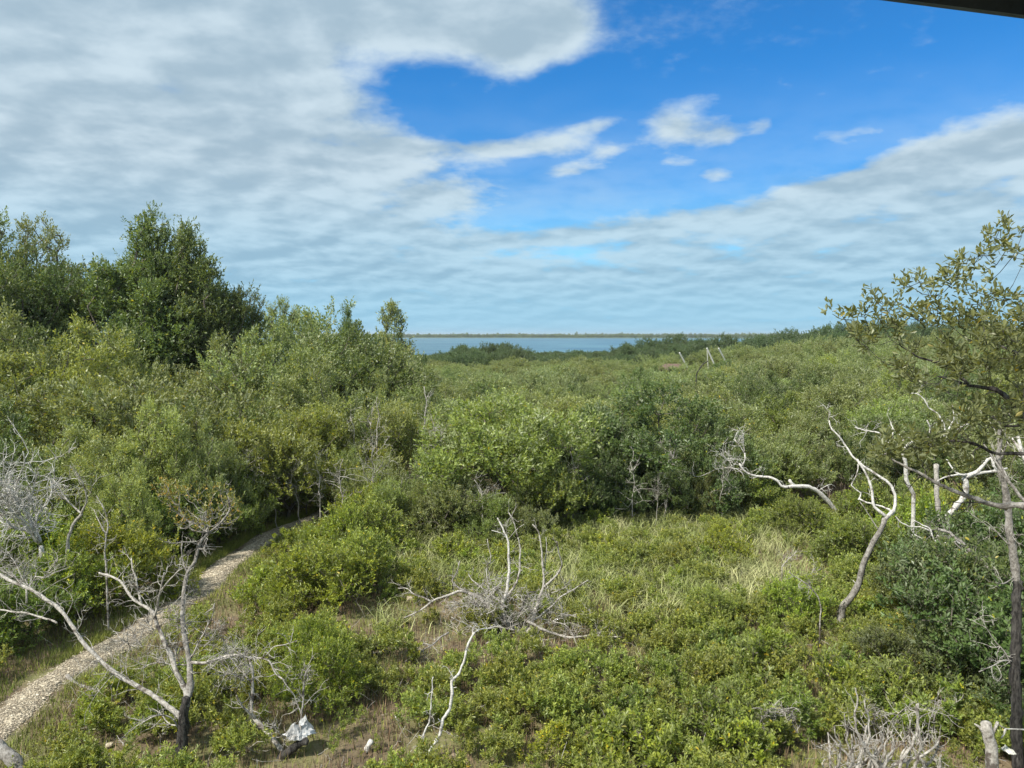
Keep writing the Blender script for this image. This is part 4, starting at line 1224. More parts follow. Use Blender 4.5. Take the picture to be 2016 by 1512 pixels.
D.limb(C4, [(372, 350), (320, 300), (280, 250), (240, 190)], .024, .010, dy=.4, tw=9, twl=.6)
D.limb(C4, [(372, 350), (395, 280), (370, 190), (320, 130)], .024, .008, dy=-.4, tw=9, twl=.6)
D.done()
D = Dead('dead_sapling', 'thin dead stem among yellow leaves between the forked sapling and the path', 'dead tree', 'deadwood_pale', 107)
D.limb(C4, [(485, 580), (480, 500), (492, 400), (470, 320), (440, 270)], .025, .010, y0=16.6, tw=12, twl=.55, name='trunk', ground=True)
D.limb(C4, [(485, 440), (450, 380), (430, 330)], .016, .007, dy=.3, tw=6, twl=.4)
D.done()
D = Dead('dead_branch', 'long pale dead branch lying in the leaves at the left edge below the bleached shrub', 'branch', 'deadwood_pale', 108)
D.limb(C4, [(260, 850), (190, 820), (100, 800), (20, 790), (-40, 790)], .02, .012, y0=14.2, dy=.4, tw=10, twl=.5)
D.done()
D = Dead('dead_shrub', 'tangle of fine pale twigs over green leaves near the left edge', 'dead shrub', 'deadwood_pale', 109)
for pts in [[(120, 690), (90, 620), (60, 560), (10, 520)], [(130, 690), (160, 640), (200, 640), (260, 560)], [(120, 690), (60, 640), (-10, 600)], [(150, 700), (110, 640), (120, 580)]]:
    D.limb(C4, [(q[0], q[1]) for q in pts], .014, .006, y0=14.6, dy=random.uniform(-.5, .5), tw=14, twl=.6, wig=1.0)
g_ = D.p3[0]; D.limb(C4, [(120, 695), (122, 760)], .016, .018, y0=14.6)
D.done()

# --- sapling pair at the bottom, left of centre
D = Dead('dead_sapling', 'tall slender white dead sapling rising from the bottom edge left of centre', 'dead tree', 'deadwood_white', 110)
D.limb(C5, [(455, 1540), (480, 1500), (530, 1440), (580, 1350), (600, 1270), (640, 1190), (660, 1100), (655, 1045), (700, 980), (730, 920), (745, 850), (775, 785)], .033, .017, y0=11.4, dy=.5, name='trunk', wig=1.4, lump=.14, tw=6, twl=.25)
D.limb(C5, [(478, 1505), (492, 1420), (505, 1350), (530, 1250), (545, 1150), (550, 1060), (562, 1020)], .018, .007, dy=.15, wig=1.3, tw=8, twl=.2)
D.limb(C5, [(600, 1270), (590, 1255), (582, 1245)], .010, .006)
D.limb(C5, [(660, 1080), (675, 1070)], .008, .004)
D.limb(C5, [(775, 785), (800, 765), (830, 755), (870, 750)], .013, .008, dy=.5, tw=3, twl=.3)
D.limb(C5, [(770, 800), (760, 770), (790, 765)], .010, .006, dy=.2, tw=3, twl=.2)
D.done()

# --- centre: sprawling fallen crown
D = Dead('fallen_tree', 'sprawling bleached crown of a fallen tree fanning out in the middle of the clearing', 'dead tree', 'deadwood_pale', 111)
D.limb(C5, [(1110, 850), (1080, 805), (1040, 790), (1000, 770), (960, 740), (900, 700), (850, 640), (800, 590), (745, 568)], .065, .04, y0=16.2, dy=.9, name='trunk', sides=9, mat='deadwood_grey', tw=26, twl=.7)
D.limb(C5, [(745, 568), (690, 560), (640, 580), (560, 610), (520, 640), (480, 668), (400, 705)], .034, .012, dy=-.5, tw=8, twl=.5)
D.limb(C5, [(740, 565), (700, 545), (670, 515), (655, 500), (685, 450), (693, 395)], .026, .010, dy=.3, tw=4, twl=.3, mat='deadwood_grey')
D.limb(C5, [(545, 615), (500, 590), (450, 570), (400, 540), (365, 540)], .02, .009, dy=.3, tw=7, twl=.4)
D.limb(C5, [(920, 640), (950, 570), (966, 470), (960, 340), (940, 240), (905, 165)], .040, .018, y0=16.9, dy=.5, lump=.12, tw=5, twl=.35, mat='deadwood_white')
D.limb(C5, [(925, 640), (930, 680), (960, 740)], .04, .04, y0=16.8, dy=-.3)
D.limb(C5, [(948, 265), (920, 245), (870, 230)], .014, .006, tw=3, twl=.2, mat='deadwood_white')
D.limb(C5, [(940, 600), (1000, 510), (1020, 430), (1015, 310), (1000, 235), (990, 180), (965, 135)], .030, .010, dy=.4, tw=12, twl=.45)
D.limb(C5, [(965, 275), (1000, 230), (1045, 198)], .012, .006, dy=-.2)
D.limb(C5, [(965, 470), (1000, 455)], .012, .006)
D.limb(C5, [(1112, 645), (1130, 590), (1150, 540), (1150, 470), (1140, 350), (1130, 270), (1110, 220), (1090, 200)], .036, .012, y0=16.8, dy=.3, lump=.12, tw=7, twl=.3)
D.limb(C5, [(1150, 540), (1200, 490), (1250, 425), (1235, 350), (1220, 290)], .030, .011, dy=-.2, tw=4, twl=.3)
D.limb(C5, [(1152, 480), (1165, 350), (1165, 265)], .014, .008, dy=.3, tw=3, twl=.2)
D.limb(C5, [(1110, 645), (1090, 710), (1060, 790)], .036, .04, y0=16.8, dy=-.5)
D.limb(C5, [(1010, 700), (1040, 640), (1060, 590), (1080, 565), (1110, 562)], .026, .014, y0=16.4, dy=-.3, mat='bark_dark')
D.limb(C5, [(1090, 720), (1180, 650), (1240, 590), (1320, 540), (1395, 495)], .024, .010, y0=16.3, dy=.4, tw=5, twl=.3)
D.limb(C5, [(1060, 720), (1120, 750), (1180, 775), (1280, 805), (1400, 798), (1500, 803), (1572, 805)], .030, .012, y0=16.2, dy=-.6, tw=14, twl=.5)
D.limb(C5, [(1180, 670), (1260, 682), (1350, 686)], .014, .009, y0=16.4, dy=-.1)
D.limb(C5, [(1060, 800), (960, 760), (870, 750), (800, 765), (700, 720), (660, 700)], .022, .008, y0=16.1, dy=-.5, tw=16, twl=.5)
D.limb(C5, [(840, 840), (900, 828), (970, 880), (990, 890)], .014, .007, y0=15.6, dy=-.2, tw=6, twl=.35)
D.limb(C5, [(955, 650), (900, 600), (860, 560), (840, 440), (858, 400), (862, 360), (848, 275)], .020, .007, dy=.4, tw=10, twl=.4)
D.limb(C5, [(850, 560), (800, 520), (765, 500), (745, 465)], .018, .009, dy=.2, tw=8, twl=.4)
D.limb(C5, [(640, 780), (600, 800), (550, 850), (480, 890), (400, 940)], .020, .008, y0=15.5, dy=-.5, tw=8, twl=.3, mat='deadwood_grey')
D.limb(C5, [(545, 850), (510, 840), (460, 850)], .012, .006, tw=3, twl=.2)
D.limb(C5, [(1060, 820), (1078, 890), (1075, 945)], .012, .006, y0=15.9, dy=-.3, tw=4, twl=.3)
D.limb(C5, [(1140, 780), (1160, 860), (1150, 950)], .012, .005, y0=15.9, dy=-.3, tw=6, twl=.35)
D.limb(C5, [(1200, 720), (1290, 760), (1340, 870), (1360, 930)], .010, .005, y0=16.0, dy=-.6, tw=12, twl=.5)
for q in range(34):
    a, b_ = random.uniform(700, 1260), random.uniform(560, 800)
    D.limb(C5, [(a, b_), (a + random.uniform(-70, 70), b_ - random.uniform(10, 60)), (a + random.uniform(-120, 120), b_ - random.uniform(-30, 120))], .011, .004, y0=16.4 + random.uniform(-.5, .5), dy=random.uniform(-.4, .4), tw=7, twl=.42, wig=1.5, name='twig')
D.done()

# --- leaning dead tree at right
D = Dead('dead_tree', 'leaning dead tree with a forked white top standing right of the clearing', 'dead tree', 'deadwood_white', 112)
D.limb(C6, [(960, 770), (965, 745), (978, 690), (985, 640), (1030, 595), (1060, 530), (1075, 480), (1100, 400), (1125, 340), (1160, 275), (1190, 230), (1205, 195), (1215, 165)], .085, .052, y0=16.9, dy=-.6, name='trunk', sides=12, lump=.09, ground=True, mat='deadwood_grey')
D.limb(C6, [(1215, 165), (1230, 150), (1252, 125)], .05, .04, lump=.06)
D.limb(C3, [(1372, 1120), (1388, 1070), (1388, 1020), (1355, 965), (1290, 920), (1250, 900), (1210, 860), (1180, 830), (1140, 770), (1110, 730), (1080, 700), (1065, 660)], .036, .014, dy=.9, lump=.12, tw=4, twl=.3)
D.limb(C3, [(1065, 660), (1070, 620), (1040, 598)], .012, .006, tw=4, twl=.3, mat='deadwood_pale')
D.limb(C3, [(1345, 1130), (1310, 1100), (1290, 1083), (1278, 1040), (1275, 985), (1250, 930), (1225, 890), (1205, 850)], .034, .020, dy=.4, lump=.1, tw=3, twl=.3)
D.limb(C3, [(1372, 1105), (1340, 1085), (1300, 1070), (1250, 1060), (1210, 1045)], .024, .014, dy=.3)
D.limb(C3, [(1210, 1048), (1222, 1015), (1195, 995), (1175, 978), (1205, 920), (1210, 870)], .016, .010, dy=.2, tw=2, twl=.2)
D.limb(C6, [(1075, 75), (1110, 120), (1150, 190), (1185, 238)], .008, .012, dy=-.2, mat='deadwood_grey')
D.limb(C6, [(1040, 500), (1070, 540)], .006, .006)
D.done()

# --- curved fallen branch behind
D = Dead('fallen_branch', 'curving bleached branch arching left over the back of the clearing', 'branch', 'deadwood_white', 113)
D.limb(C3, [(1102, 1115), (1075, 1070), (1045, 1035), (1000, 1000), (950, 980), (870, 985)], .095, .062, y0=26.6, dy=-.4, name='trunk', ground=True, lump=.1, sides=10)
D.limb(C3, [(870, 985), (835, 980), (815, 955), (790, 940), (735, 935), (690, 928), (655, 900), (630, 870)], .055, .03, dy=.2, lump=.12, tw=5, twl=.8, twr=.012)
D.limb(C3, [(690, 925), (640, 900), (580, 888), (530, 895), (480, 925)], .022, .010, dy=.2, tw=8, twl=.8, twr=.010, mat='deadwood_pale')
D.limb(C3, [(910, 985), (885, 965), (875, 950)], .05, .05)
D.limb(C3, [(655, 820), (640, 790), (605, 755)], .024, .012, y0=26.6, dy=.2, tw=5, twl=.7, twr=.010)
D.limb(C3, [(655, 825), (650, 760), (635, 715), (590, 700)], .020, .008, y0=26.6, tw=5, twl=.7, twr=.009, mat='deadwood_pale')
D.limb(C3, [(640, 885), (655, 850), (655, 820)], .022, .022, dy=.1)
D.limb(C3, [(600, 870), (570, 850), (545, 820)], .014, .007, y0=26.7, tw=12, twl=.9, twr=.008, mat='deadwood_pale')
D.limb(C3, [(1010, 1010), (1040, 985), (1080, 970), (1110, 990)], .018, .008, dy=.3, tw=4, twl=.6, twr=.008)
D.done()

# --- right: bleached tangle behind the near tree
D = Dead('dead_tree', 'stout white forked dead tree half hidden behind the near branches at right', 'dead tree', 'deadwood_white', 114)
D.limb(C3, [(1640, 1130), (1680, 1085), (1730, 1025), (1735, 980), (1728, 940)], .085, .06, y0=19.0, name='trunk', ground=True, sides=10)
D.limb(C3, [(1728, 940), (1790, 912), (1825, 875), (1858, 845), (1870, 880), (1885, 900)], .055, .03, dy=-.3, tw=3, twl=.4)
D.limb(C3, [(1728, 940), (1800, 918), (1880, 902), (1930, 895)], .045, .03, dy=.3, tw=3, twl=.4)
D.limb(C3, [(1728, 938), (1690, 915), (1660, 880), (1638, 852)], .028, .016, dy=.2)
D.limb(C3, [(1735, 925), (1680, 925), (1630, 935), (1590, 955)], .030, .014, dy=-.2)
D.done()
D = Dead('dead_post', 'grey broken dead stump standing upright left of the forked white dead tree', 'stump', 'deadwood_pale', 115)
D.limb(C3, [(1602, 1130), (1597, 1060), (1592, 960), (1588, 880)], .075, .06, y0=19.6, name='trunk', ground=True, sides=10)
D.done()
D = Dead('dead_tree', 'crooked white dead tree with knobby limbs behind the leafy near branches', 'dead tree', 'deadwood_white', 116)
D.limb(C3, [(1480, 1020), (1462, 990), (1442, 950), (1438, 880), (1430, 820), (1440, 790)], .055, .05, y0=20.5, name='trunk', ground=True)
D.limb(C3, [(1440, 790), (1420, 750), (1380, 700), (1365, 665)], .03, .014, dy=.5, tw=4, twl=.5)
D.limb(C3, [(1435, 800), (1400, 775), (1350, 770), (1310, 720), (1240, 710), (1190, 695)], .03, .012, dy=.6, tw=6, twl=.6)
D.limb(C3, [(1440, 790), (1480, 760), (1540, 770), (1590, 755), (1640, 730), (1700, 700), (1760, 670)], .034, .014, dy=-.5, tw=6, twl=.5)
D.limb(C3, [(1640, 730), (1660, 690), (1675, 640), (1670, 590)], .024, .012, dy=.2, tw=3, twl=.4)
D.limb(C3, [(1635, 730), (1620, 680), (1590, 625), (1550, 600), (1525, 560), (1490, 530), (1465, 530)], .028, .010, dy=.4, tw=4, twl=.5)
D.limb(C3, [(1390, 770), (1372, 740), (1378, 715)], .02, .014)
D.limb(C3, [(1545, 770), (1560, 700), (1545, 660)], .022, .016, tw=2, twl=.3)
D.done()
D = Dead('dead_branch', 'rough grey fallen branch with crooked white arms lying across the bushes at right', 'branch', 'deadwood_grey', 117)
D.limb(C6, [(1830, 500), (1770, 430), (1720, 390), (1690, 360), (1640, 310), (1590, 275), (1560, 245), (1505, 222), (1440, 232)], .05, .022, y0=14.6, dy=.8, name='trunk', sides=8, lump=.15, tw=12, twl=.4)
D.limb(C6, [(1640, 320), (1590, 295), (1530, 300), (1480, 318), (1440, 308), (1420, 280), (1370, 250)], .020, .009, dy=.2, mat='deadwood_white', tw=3, twl=.3)
D.limb(C6, [(1545, 300), (1490, 298), (1462, 262), (1455, 225), (1400, 195), (1365, 178)], .018, .010, dy=.2, mat='deadwood_white', tw=3, twl=.3)
D.limb(C6, [(1460, 235), (1400, 215), (1340, 210), (1290, 180), (1270, 150)], .016, .008, dy=.2, mat='deadwood_white', tw=3, twl=.25)
D.limb(C6, [(1700, 380), (1670, 360), (1620, 330), (1590, 300)], .018, .012, dy=.1)
D.done()
D = Dead('dead_tree', 'tall grey bare trunk standing near the right edge, blackened towards its foot', 'dead tree', 'deadwood_grey', 118, 'deadwood_pale')
D.limb(C6, [(1935, 1560), (1925, 1400), (1918, 1300), (1922, 1200), (1915, 1050), (1912, 900), (1920, 750), (1920, 640), (1922, 500)], .085, .062, y0=11.0, dy=.3, name='trunk', sides=12, lump=.1, ground=True, mat='bark_dark')
D.limb(C6, [(1922, 505), (1912, 420), (1895, 300), (1880, 180), (1868, 80), (1858, 0)], .062, .045, lump=.1, sides=10, dy=.1, tw=4, twl=.6)
D.limb(C3, [(1932, 1090), (1920, 980), (1905, 920), (1892, 850), (1896, 780), (1900, 700), (1890, 640)], .045, .028, lump=.1, sides=8, tw=5, twl=.6)
D.limb(C3, [(1900, 860), (1925, 800), (1930, 760), (1900, 700)], .014, .008, dy=-.3, tw=6, twl=.4)
D.limb(C3, [(1900, 880), (1955, 980), (2010, 1040), (2050, 1090)], .018, .012, dy=-.3)
D.limb(C6, [(1912, 480), (1850, 520), (1810, 512)], .010, .005, dy=-.3, tw=4, twl=.3)
D.limb(C6, [(1930, 560), (1960, 545), (1935, 510), (1925, 480)], .016, .010, dy=-.2)
D.limb(C6, [(1905, 940), (1860, 930), (1790, 962), (1720, 992)], .012, .005, dy=-.4, tw=6, twl=.35, mat='deadwood_pale')
D.limb(C6, [(1905, 980), (1860, 890), (1800, 820), (1760, 760), (1730, 700)], .012, .004, dy=.3, tw=6, twl=.4)
D.limb(C6, [(1880, 310), (1840, 260), (1760, 200), (1690, 150)], .010, .004, dy=.2, tw=4, twl=.4)
D.done()
D = Dead('dead_branch', 'pale split branches hanging at the right edge beside the tall grey trunk', 'branch', 'deadwood_white', 119)
D.limb(C3, [(2060, 1130), (2020, 1060), (1975, 1000), (1920, 930), (1880, 870), (1820, 770)], .028, .010, y0=10.6, dy=.3, mat='deadwood_grey')
D.limb(C3, [(2080, 880), (2030, 860), (2000, 800), (1985, 740)], .034, .02, y0=12, dy=.2, tw=2, twl=.3)
D.limb(C3, [(2060, 900), (1990, 800), (1960, 750), (1945, 740)], .028, .016, y0=12, dy=.3, tw=2, twl=.3)
D.done()

# --- lower right: antler-like brush pile and stump
D = Dead('brush_pile', 'heap of bleached antler-like dead branches at the bottom edge, lower right', 'brush pile', 'deadwood_pale', 120, 'deadwood_pale')
tipsets = [(900, 1320), (950, 1300), (1030, 1325), (1060, 1080), (1100, 1150), (1125, 1275), (1240, 1320), (1300, 1320), (1387, 1165), (1400, 1300), (1500, 1370), (1520, 1440), (1180, 1330), (1350, 1250), (1440, 1330), (890, 1460), (1330, 1400), (1450, 1480), (960, 1440)] + [(1000 + 26 * q + (q * 37) % 23, 1230 + (q * 61) % 190) for q in range(10)]
for (a, b_) in tipsets:
    x0 = 1230 + (a - 1230) * .85 + random.uniform(-130, 130)
    D.limb(C6, [(x0, 1600), ((x0 * .55 + a * .45) + random.uniform(-30, 30), 1490 if b_ < 1440 else 1540), (a + random.uniform(-25, 25), (b_ + 1490) / 2 if b_ < 1440 else 1500), (a, b_)], random.uniform(.022, .034), .008, y0=10.9 + random.uniform(-.5, .6), dy=random.uniform(-.3, .5), tw=3, twl=.4, wig=1.8, lump=.16)
D.limb(C6, [(1100, 1560), (1060, 1510), (1000, 1430), (940, 1370), (900, 1320)], .026, .008, y0=11, tw=4, twl=.3)
D.limb(C6, [(1250, 1500), (1330, 1470), (1420, 1440), (1490, 1390), (1510, 1345)], .028, .012, y0=10.8, tw=5, twl=.3)
D.limb(C6, [(1400, 1420), (1395, 1300), (1388, 1220), (1386, 1165)], .030, .014, y0=10.9, tw=5, twl=.3)
D.done()
D = Dead('dead_shrub', 'arching grey leafless twigs curling above the brush pile', 'dead shrub', 'deadwood_grey', 121, 'deadwood_pale')
for q in range(16):
    a = 1150 + q * 22; s_ = random.choice([-1, 1])
    D.limb(C6, [(a, 1420), (a - 10 * s_, 1300 + random.uniform(-30, 30)), (a + 30 * s_, 1210 + random.uniform(-40, 40)), (a + 110 * s_, 1190 + random.uniform(-30, 60)), (a + 160 * s_, 1260)], .010, .004, y0=11.9 + random.uniform(-.3, .5), dy=random.uniform(-.3, .3), tw=4, twl=.35, wig=1.0)
for q in range(9):
    a = 640 + random.uniform(-60, 110)
    D.limb(C6, [(a, 1330), (a - 40, 1260), (a + random.uniform(-60, 60), 1190), (a + random.uniform(-90, 90), 1240)], .008, .004, y0=12.0 + random.uniform(-.3, .3), tw=4, twl=.3, wig=1.0)
D.done()
D = Dead('dead_stump', 'round-topped white stump with two broken prongs in the lower right corner', 'stump', 'deadwood_white', 122)
D.limb(C6, [(1800, 1580), (1790, 1500), (1785, 1420), (1772, 1350), (1760, 1300), (1755, 1272)], .095, .070, y0=10.4, name='trunk', sides=14, ground=True, lump=.05, mat='deadwood_pale')
D.limb(C6, [(1772, 1345), (1745, 1320), (1715, 1288), (1695, 1275)], .035, .010, mat='deadwood_pale')
D.limb(C6, [(1790, 1335), (1800, 1300), (1815, 1265)], .022, .020, mat='deadwood_pale')
D.limb(C6, [(1990, 1302), (1920, 1300), (1860, 1298), (1830, 1280)], .012, .008, y0=10.5)
D.limb(C6, [(1860, 1300), (1850, 1330), (1835, 1350)], .014, .010, y0=10.5)
D.done()

# --- a few more bare saplings in the wood and thin white stems
for (nm, cr, pts, r, y, lb) in [
        ('dead_sapling', CI, [(630, 975), (626, 935), (618, 905)], .03, 25.5, 'fan of fine white dead twigs at the shadowed wood edge left of centre'),
        ('dead_sapling', CI, [(673, 1010), (672, 960), (668, 930), (676, 905)], .028, 24.8, 'slim pale bare sapling right of the fan of white twigs'),
        ('dead_sapling', CI, [(700, 890), (696, 850), (690, 820)], .03, 28.5, 'thin white dead stem standing between yellow-green crowns'),
        ('dead_sapling', CI, [(742, 860), (745, 820), (742, 780)], .03, 28.5, 'pale upright bare stem just right of the thin white one'),
        ('dead_sapling', CI, [(832, 850), (836, 820), (840, 790), (835, 760)], .035, 29, 'white bare stem against the dark gap left of the central olive tree'),
        ('dead_sapling', CI, [(950, 985), (945, 960), (935, 945)], .03, 23.6, 'small forked dead sapling low in the central olive tree'),
        ('dead_sapling', CI, [(1128, 940), (1130, 915), (1122, 890)], .03, 25.5, 'grey dead twigs in the notch between the olive and the dark tree'),
        ('dead_sapling', CI, [(1245, 985), (1248, 950), (1246, 920)], .02, 25.5, 'thin bare stem at the foot of the large dark tree'),
        ('dead_branch', CI, [(1370, 760), (1372, 735), (1385, 718), (1395, 712)], .07, 46, 'black twisted dead snag poking from the grey-green canopy'),
        ('dead_shrub', CI, [(1540, 1115), (1552, 1100), (1570, 1085)], .02, 20.0, 'small grey leafless bush in the brown patch right of the clearing'),
        ('dead_shrub', CI, [(1575, 1155), (1590, 1140), (1600, 1120)], .02, 18.6, 'grey twiggy bush beside the rusty mud patch, left of the leaning tree'),
        ('dead_branch', C5, [(1200, 720), (1290, 690), (1380, 700), (1450, 720)], .014, 16.2, 'thin pale branch trailing right from the fallen crown'),
        ('dead_sapling', C6, [(862, 690), (868, 640), (850, 590), (800, 530), (740, 490), (690, 455)], .018, 15.8, 'thin bent dead stem leaning left above the pale stone in the clearing'),
        ('dead_branch', C6, [(1560, 340), (1500, 305)], .01, 15, 'short pale twig lying on the bushes at right')]:
    D = Dead(nm, lb, 'dead tree' if nm == 'dead_sapling' else ('dead shrub' if nm == 'dead_shrub' else 'branch'), 'bark_dark' if 'black' in lb else 'deadwood_pale', hash(lb) % 1000 if False else int(y * 10) + len(lb))
    D.limb(cr, pts, r, r * .4, y0=y, name='trunk', tw=12 if cr is CI else 8, twl=.75 if y > 22 else .45, wig=1.0, twr=.010 if y > 22 else .006, ground=cr is not C5)
    D.done()

# --- thin bare stems showing between the crowns
base_d = []
for q in range(3):
    D = Dead('dead_sapling', '', 'dead tree', 'deadwood_pale', 300 + q, group='bare stems standing among the mangroves')
    g_ = [(0, 3, 3.6), (-3.6, 2.4, 3.2), (-6.5, 28, 3.3)][q]
    x_, y_ = [(-4.6, 24.6), (-2.6, 26.0), (5.2, 26.6)][q]
    H_ = [3.0, 3.5, 2.6][q]; rg = np.random.default_rng(310 + q)
    W3 = [np.array([x_, y_, -.1])]
    for k in range(9): W3.append(W3[-1] + np.array([rg.normal(0, .07), rg.normal(0, .07), H_ / 9]))
    W3 = catmull(W3, .15); rr_ = np.linspace(.032, .010, len(W3))
    V, T3, Q4 = sweep(W3, rr_, 6, rg, .12); link('trunk', mesh_np('trunk', V, T3, Q4, [M['deadwood_pale']], smooth=True), D.root)
    D.twigs(W3[len(W3) // 2:], rr_, 16, .9, .010); D.done()
    for ch in D.root.children: ch.data.transform(__import__('mathutils').Matrix.Translation((-x_, -y_, 0)))
    D.root.location = (x_, y_, 0); base_d.append(D.root); AUTO.append((D.root, x_, y_, H_, 'pale', 'bare'))
for (px_, py_, d_) in [(545, 960, 25.5), (590, 930, 26.2), (720, 850, 29), (800, 960, 25.5), (925, 1010, 23.7), (1290, 970, 25.8), (480, 930, 25), (1420, 960, 26)]:
    b0 = base_d[int(px_) % 3]; o = b0.copy(); COL.objects.link(o)
    p_ = P3(px_, py_ - 20, d_); o.location = (p_[0], d_, 0); o.rotation_euler = (0, 0, random.uniform(0, 6.28)); k_ = max(.6, p_[2] + (.35 if d_ > 35 else .15)) / 3.0; o.scale = (k_, k_, k_)
    for ch in b0.children:
        c = ch.copy(); COL.objects.link(c); c.parent = o
    AUTO.append((o, p_[0], d_, 3.0 * k_, 'pale', 'bare'))

# --- near live tree at the right edge
rngN = np.random.default_rng(500)
NTR = Dead('near_tree', 'large-leaved live tree leaning in from the right edge, its dark boughs closest to the viewer', 'tree', 'bark_dark', 500)
NTR.limb(C3, [(2420, 2300), (2400, 1700), (2330, 1250), (2260, 1100), (2230, 950), (2220, 700), (2200, 400), (2150, 100), (2120, -150)], .13, .04, y0=7.0, dy=.6, name='trunk', sides=12, ground=True)
NTR.limb(C3, [(2260, 1110), (2150, 1095), (2016, 1078), (1900, 1076), (1800, 1050), (1700, 1012), (1580, 960), (1500, 915), (1440, 885), (1380, 850), (1340, 820)], .040, .008, y0=7.0, dy=.5, mat='deadwood_grey', sides=10, tw=5, twl=.4)
NTR.limb(C3, [(2225, 780), (2120, 700), (2016, 645), (1970, 575), (1900, 522), (1820, 498), (1740, 490), (1660, 462), (1600, 445)], .042, .010, y0=7.1, dy=.6, sides=10, tw=6, twl=.4)
NTR.limb(C3, [(1745, 485), (1700, 440), (1650, 400), (1580, 375), (1500, 350), (1420, 300)], .018, .007, dy=.3, tw=4, twl=.3)
NTR.limb(C3, [(1650, 400), (1690, 370), (1740, 360)], .008, .004, dy=.2)
NTR.limb(C3, [(2225, 850), (2100, 838), (2016, 825), (1880, 822), (1800, 790), (1700, 760), (1600, 760), (1500, 770)], .024, .007, y0=6.9, dy=.5, sides=8, tw=6, twl=.35)
NTR.limb(C3, [(2215, 480), (2100, 390), (2016, 348), (1940, 318), (1870, 285)], .026, .012, y0=7.2, dy=.5, sides=8, tw=4, twl=.3)
NTR.limb(C3, [(2210, 720), (2100, 695), (2016, 680), (1930, 690), (1860, 640)], .018, .008, y0=7.0, dy=.6, tw=4, twl=.3)
tips = []
def ptip(px, py, y):
    tips.append(P3(px, py, y))
# skyline shoots traced from the photograph
for (a, b_) in [(350, 550), (400, 560), (440, 580), (480, 560), (520, 590), (540, 460), (570, 490), (600, 500), (530, 510), (630, 540), (650, 580), (700, 500), (690, 560), (720, 400), (690, 420), (770, 370), (790, 390),
                (820, 430), (850, 400), (860, 460), (900, 370), (930, 340), (940, 400), (970, 360), (1000, 300), (1020, 280), (1050, 300), (1080, 260), (1100, 250), (1110, 330), (1140, 380), (1120, 160), (1150, 200), (1180, 130),
                (1215, 110), (1230, 160), (1200, 210), (1250, 240), (1240, 270), (1290, 160), (1290, 310), (1160, 440), (1200, 470), (1240, 480), (1280, 490), (1160, 480), (980, 430), (1010, 400), (1060, 440), (1030, 500),
                (880, 500), (820, 530), (780, 510), (930, 560), (870, 560), (980, 540), (1090, 500), (1200, 540), (1260, 540), (1110, 540), (590, 590), (740, 560), (800, 570)]:
    ptip(*C7(a, b_), 7.4 + rngN.uniform(-.5, .8))
poly = []
for _ in range(900):
    a = rngN.uniform(330, 1330); b_ = rngN.uniform(560, 1290)
    top = np.interp(a, [330, 600, 900, 1300], [620, 600, 575, 540]); bot = np.interp(a, [330, 600, 700, 900, 1100, 1330], [640, 800, 860, 980, 1150, 1250])
    if not (top < b_ < bot): continue
    if float(vnoise(np.array(a / 60.), np.array(b_ / 60.), 51)) < .38 + .15 * ((b_ - top) / (bot - top + 1)): continue
    ptip(*C7(a, b_), 7.3 + rngN.uniform(-.7, 1.1))
    if len(tips) > 215: break
for (a, b_, ra, rb, n) in [(730, 1200, 130, 50, 20), (900, 1180, 80, 50, 12), (1180, 1040, 80, 60, 10), (1010, 1240, 60, 40, 5), (620, 1240, 50, 30, 6)]:
    for _ in range(n):
        ptip(*C7(a + rngN.uniform(-ra, ra), b_ + rngN.uniform(-rb, rb)), 7.2 + rngN.uniform(-.4, .6))
tips = np.array(tips)
# join every shoot to the nearest bough
nodes = NTR.p3
PAs = [nodes.copy()]; allp = nodes.copy()
segA, segB, sr = [], [], []
order = np.argsort([np.min(np.linalg.norm(nodes - tp, axis=1)) for tp in tips])
child_out = np.zeros((len(tips), 3))
for k in order:
    tp = tips[k]
    i = int(np.argmin(np.linalg.norm(allp - tp, axis=1) + .55 * np.maximum(0, nodes[:, 0].min() - 0 + 0 * allp[:, 0]) + .35 * np.maximum(0, allp[:, 2] - tp[2]) + .25 * np.maximum(0, tp[0] - allp[:, 0] + .0)))
    a = allp[i]; dd = np.linalg.norm(tp - a); m = max(2, int(dd / .12)); prev = a; new = []
    bowv = np.array([0, 0, -.10 * dd])
    for q in range(1, m + 1):
        f = q / m; p = a + (tp - a) * f + (bowv * math.sin(f * PI) + rngN.normal(0, .012, 3) if q < m else 0)
        segA.append(prev); segB.append(p); sr.append(.0030 + .004 * (1 - f) * min(1, dd)); prev = p; new.append(p)
    child_out[k] = (new[-1] - new[-2]) if len(new) > 1 else (tp - a)
    allp = np.vstack([allp, np.array(new)])
segA, segB, sr = np.array(segA), np.array(segB), np.array(sr)
NTR.tw.append((segA, segB, sr, sr * .9)); NTR.done()
ns = 4
Pn = np.repeat(tips, ns, 0); Dn = nrm(nrm(np.repeat(child_out, ns, 0)) * .7 + np.array([0, 0, .65]) + rngN.normal(0, .42, (len(Pn), 3)))
Ln = rngN.uniform(.07, .15, len(Pn))
Pn = Pn - Dn * (Ln * .3)[:, None] + rngN.normal(0, .035, Pn.shape)
V, T_, Q_, A_ = leaves(Pn, Dn, Ln, 5, .076, .030, rngN, True, ang=(25, 85), t0=.25)
link('crown', mesh_np('crown', V, T_, Q_, [M['leaf_near']], attr=A_), NTR.root)

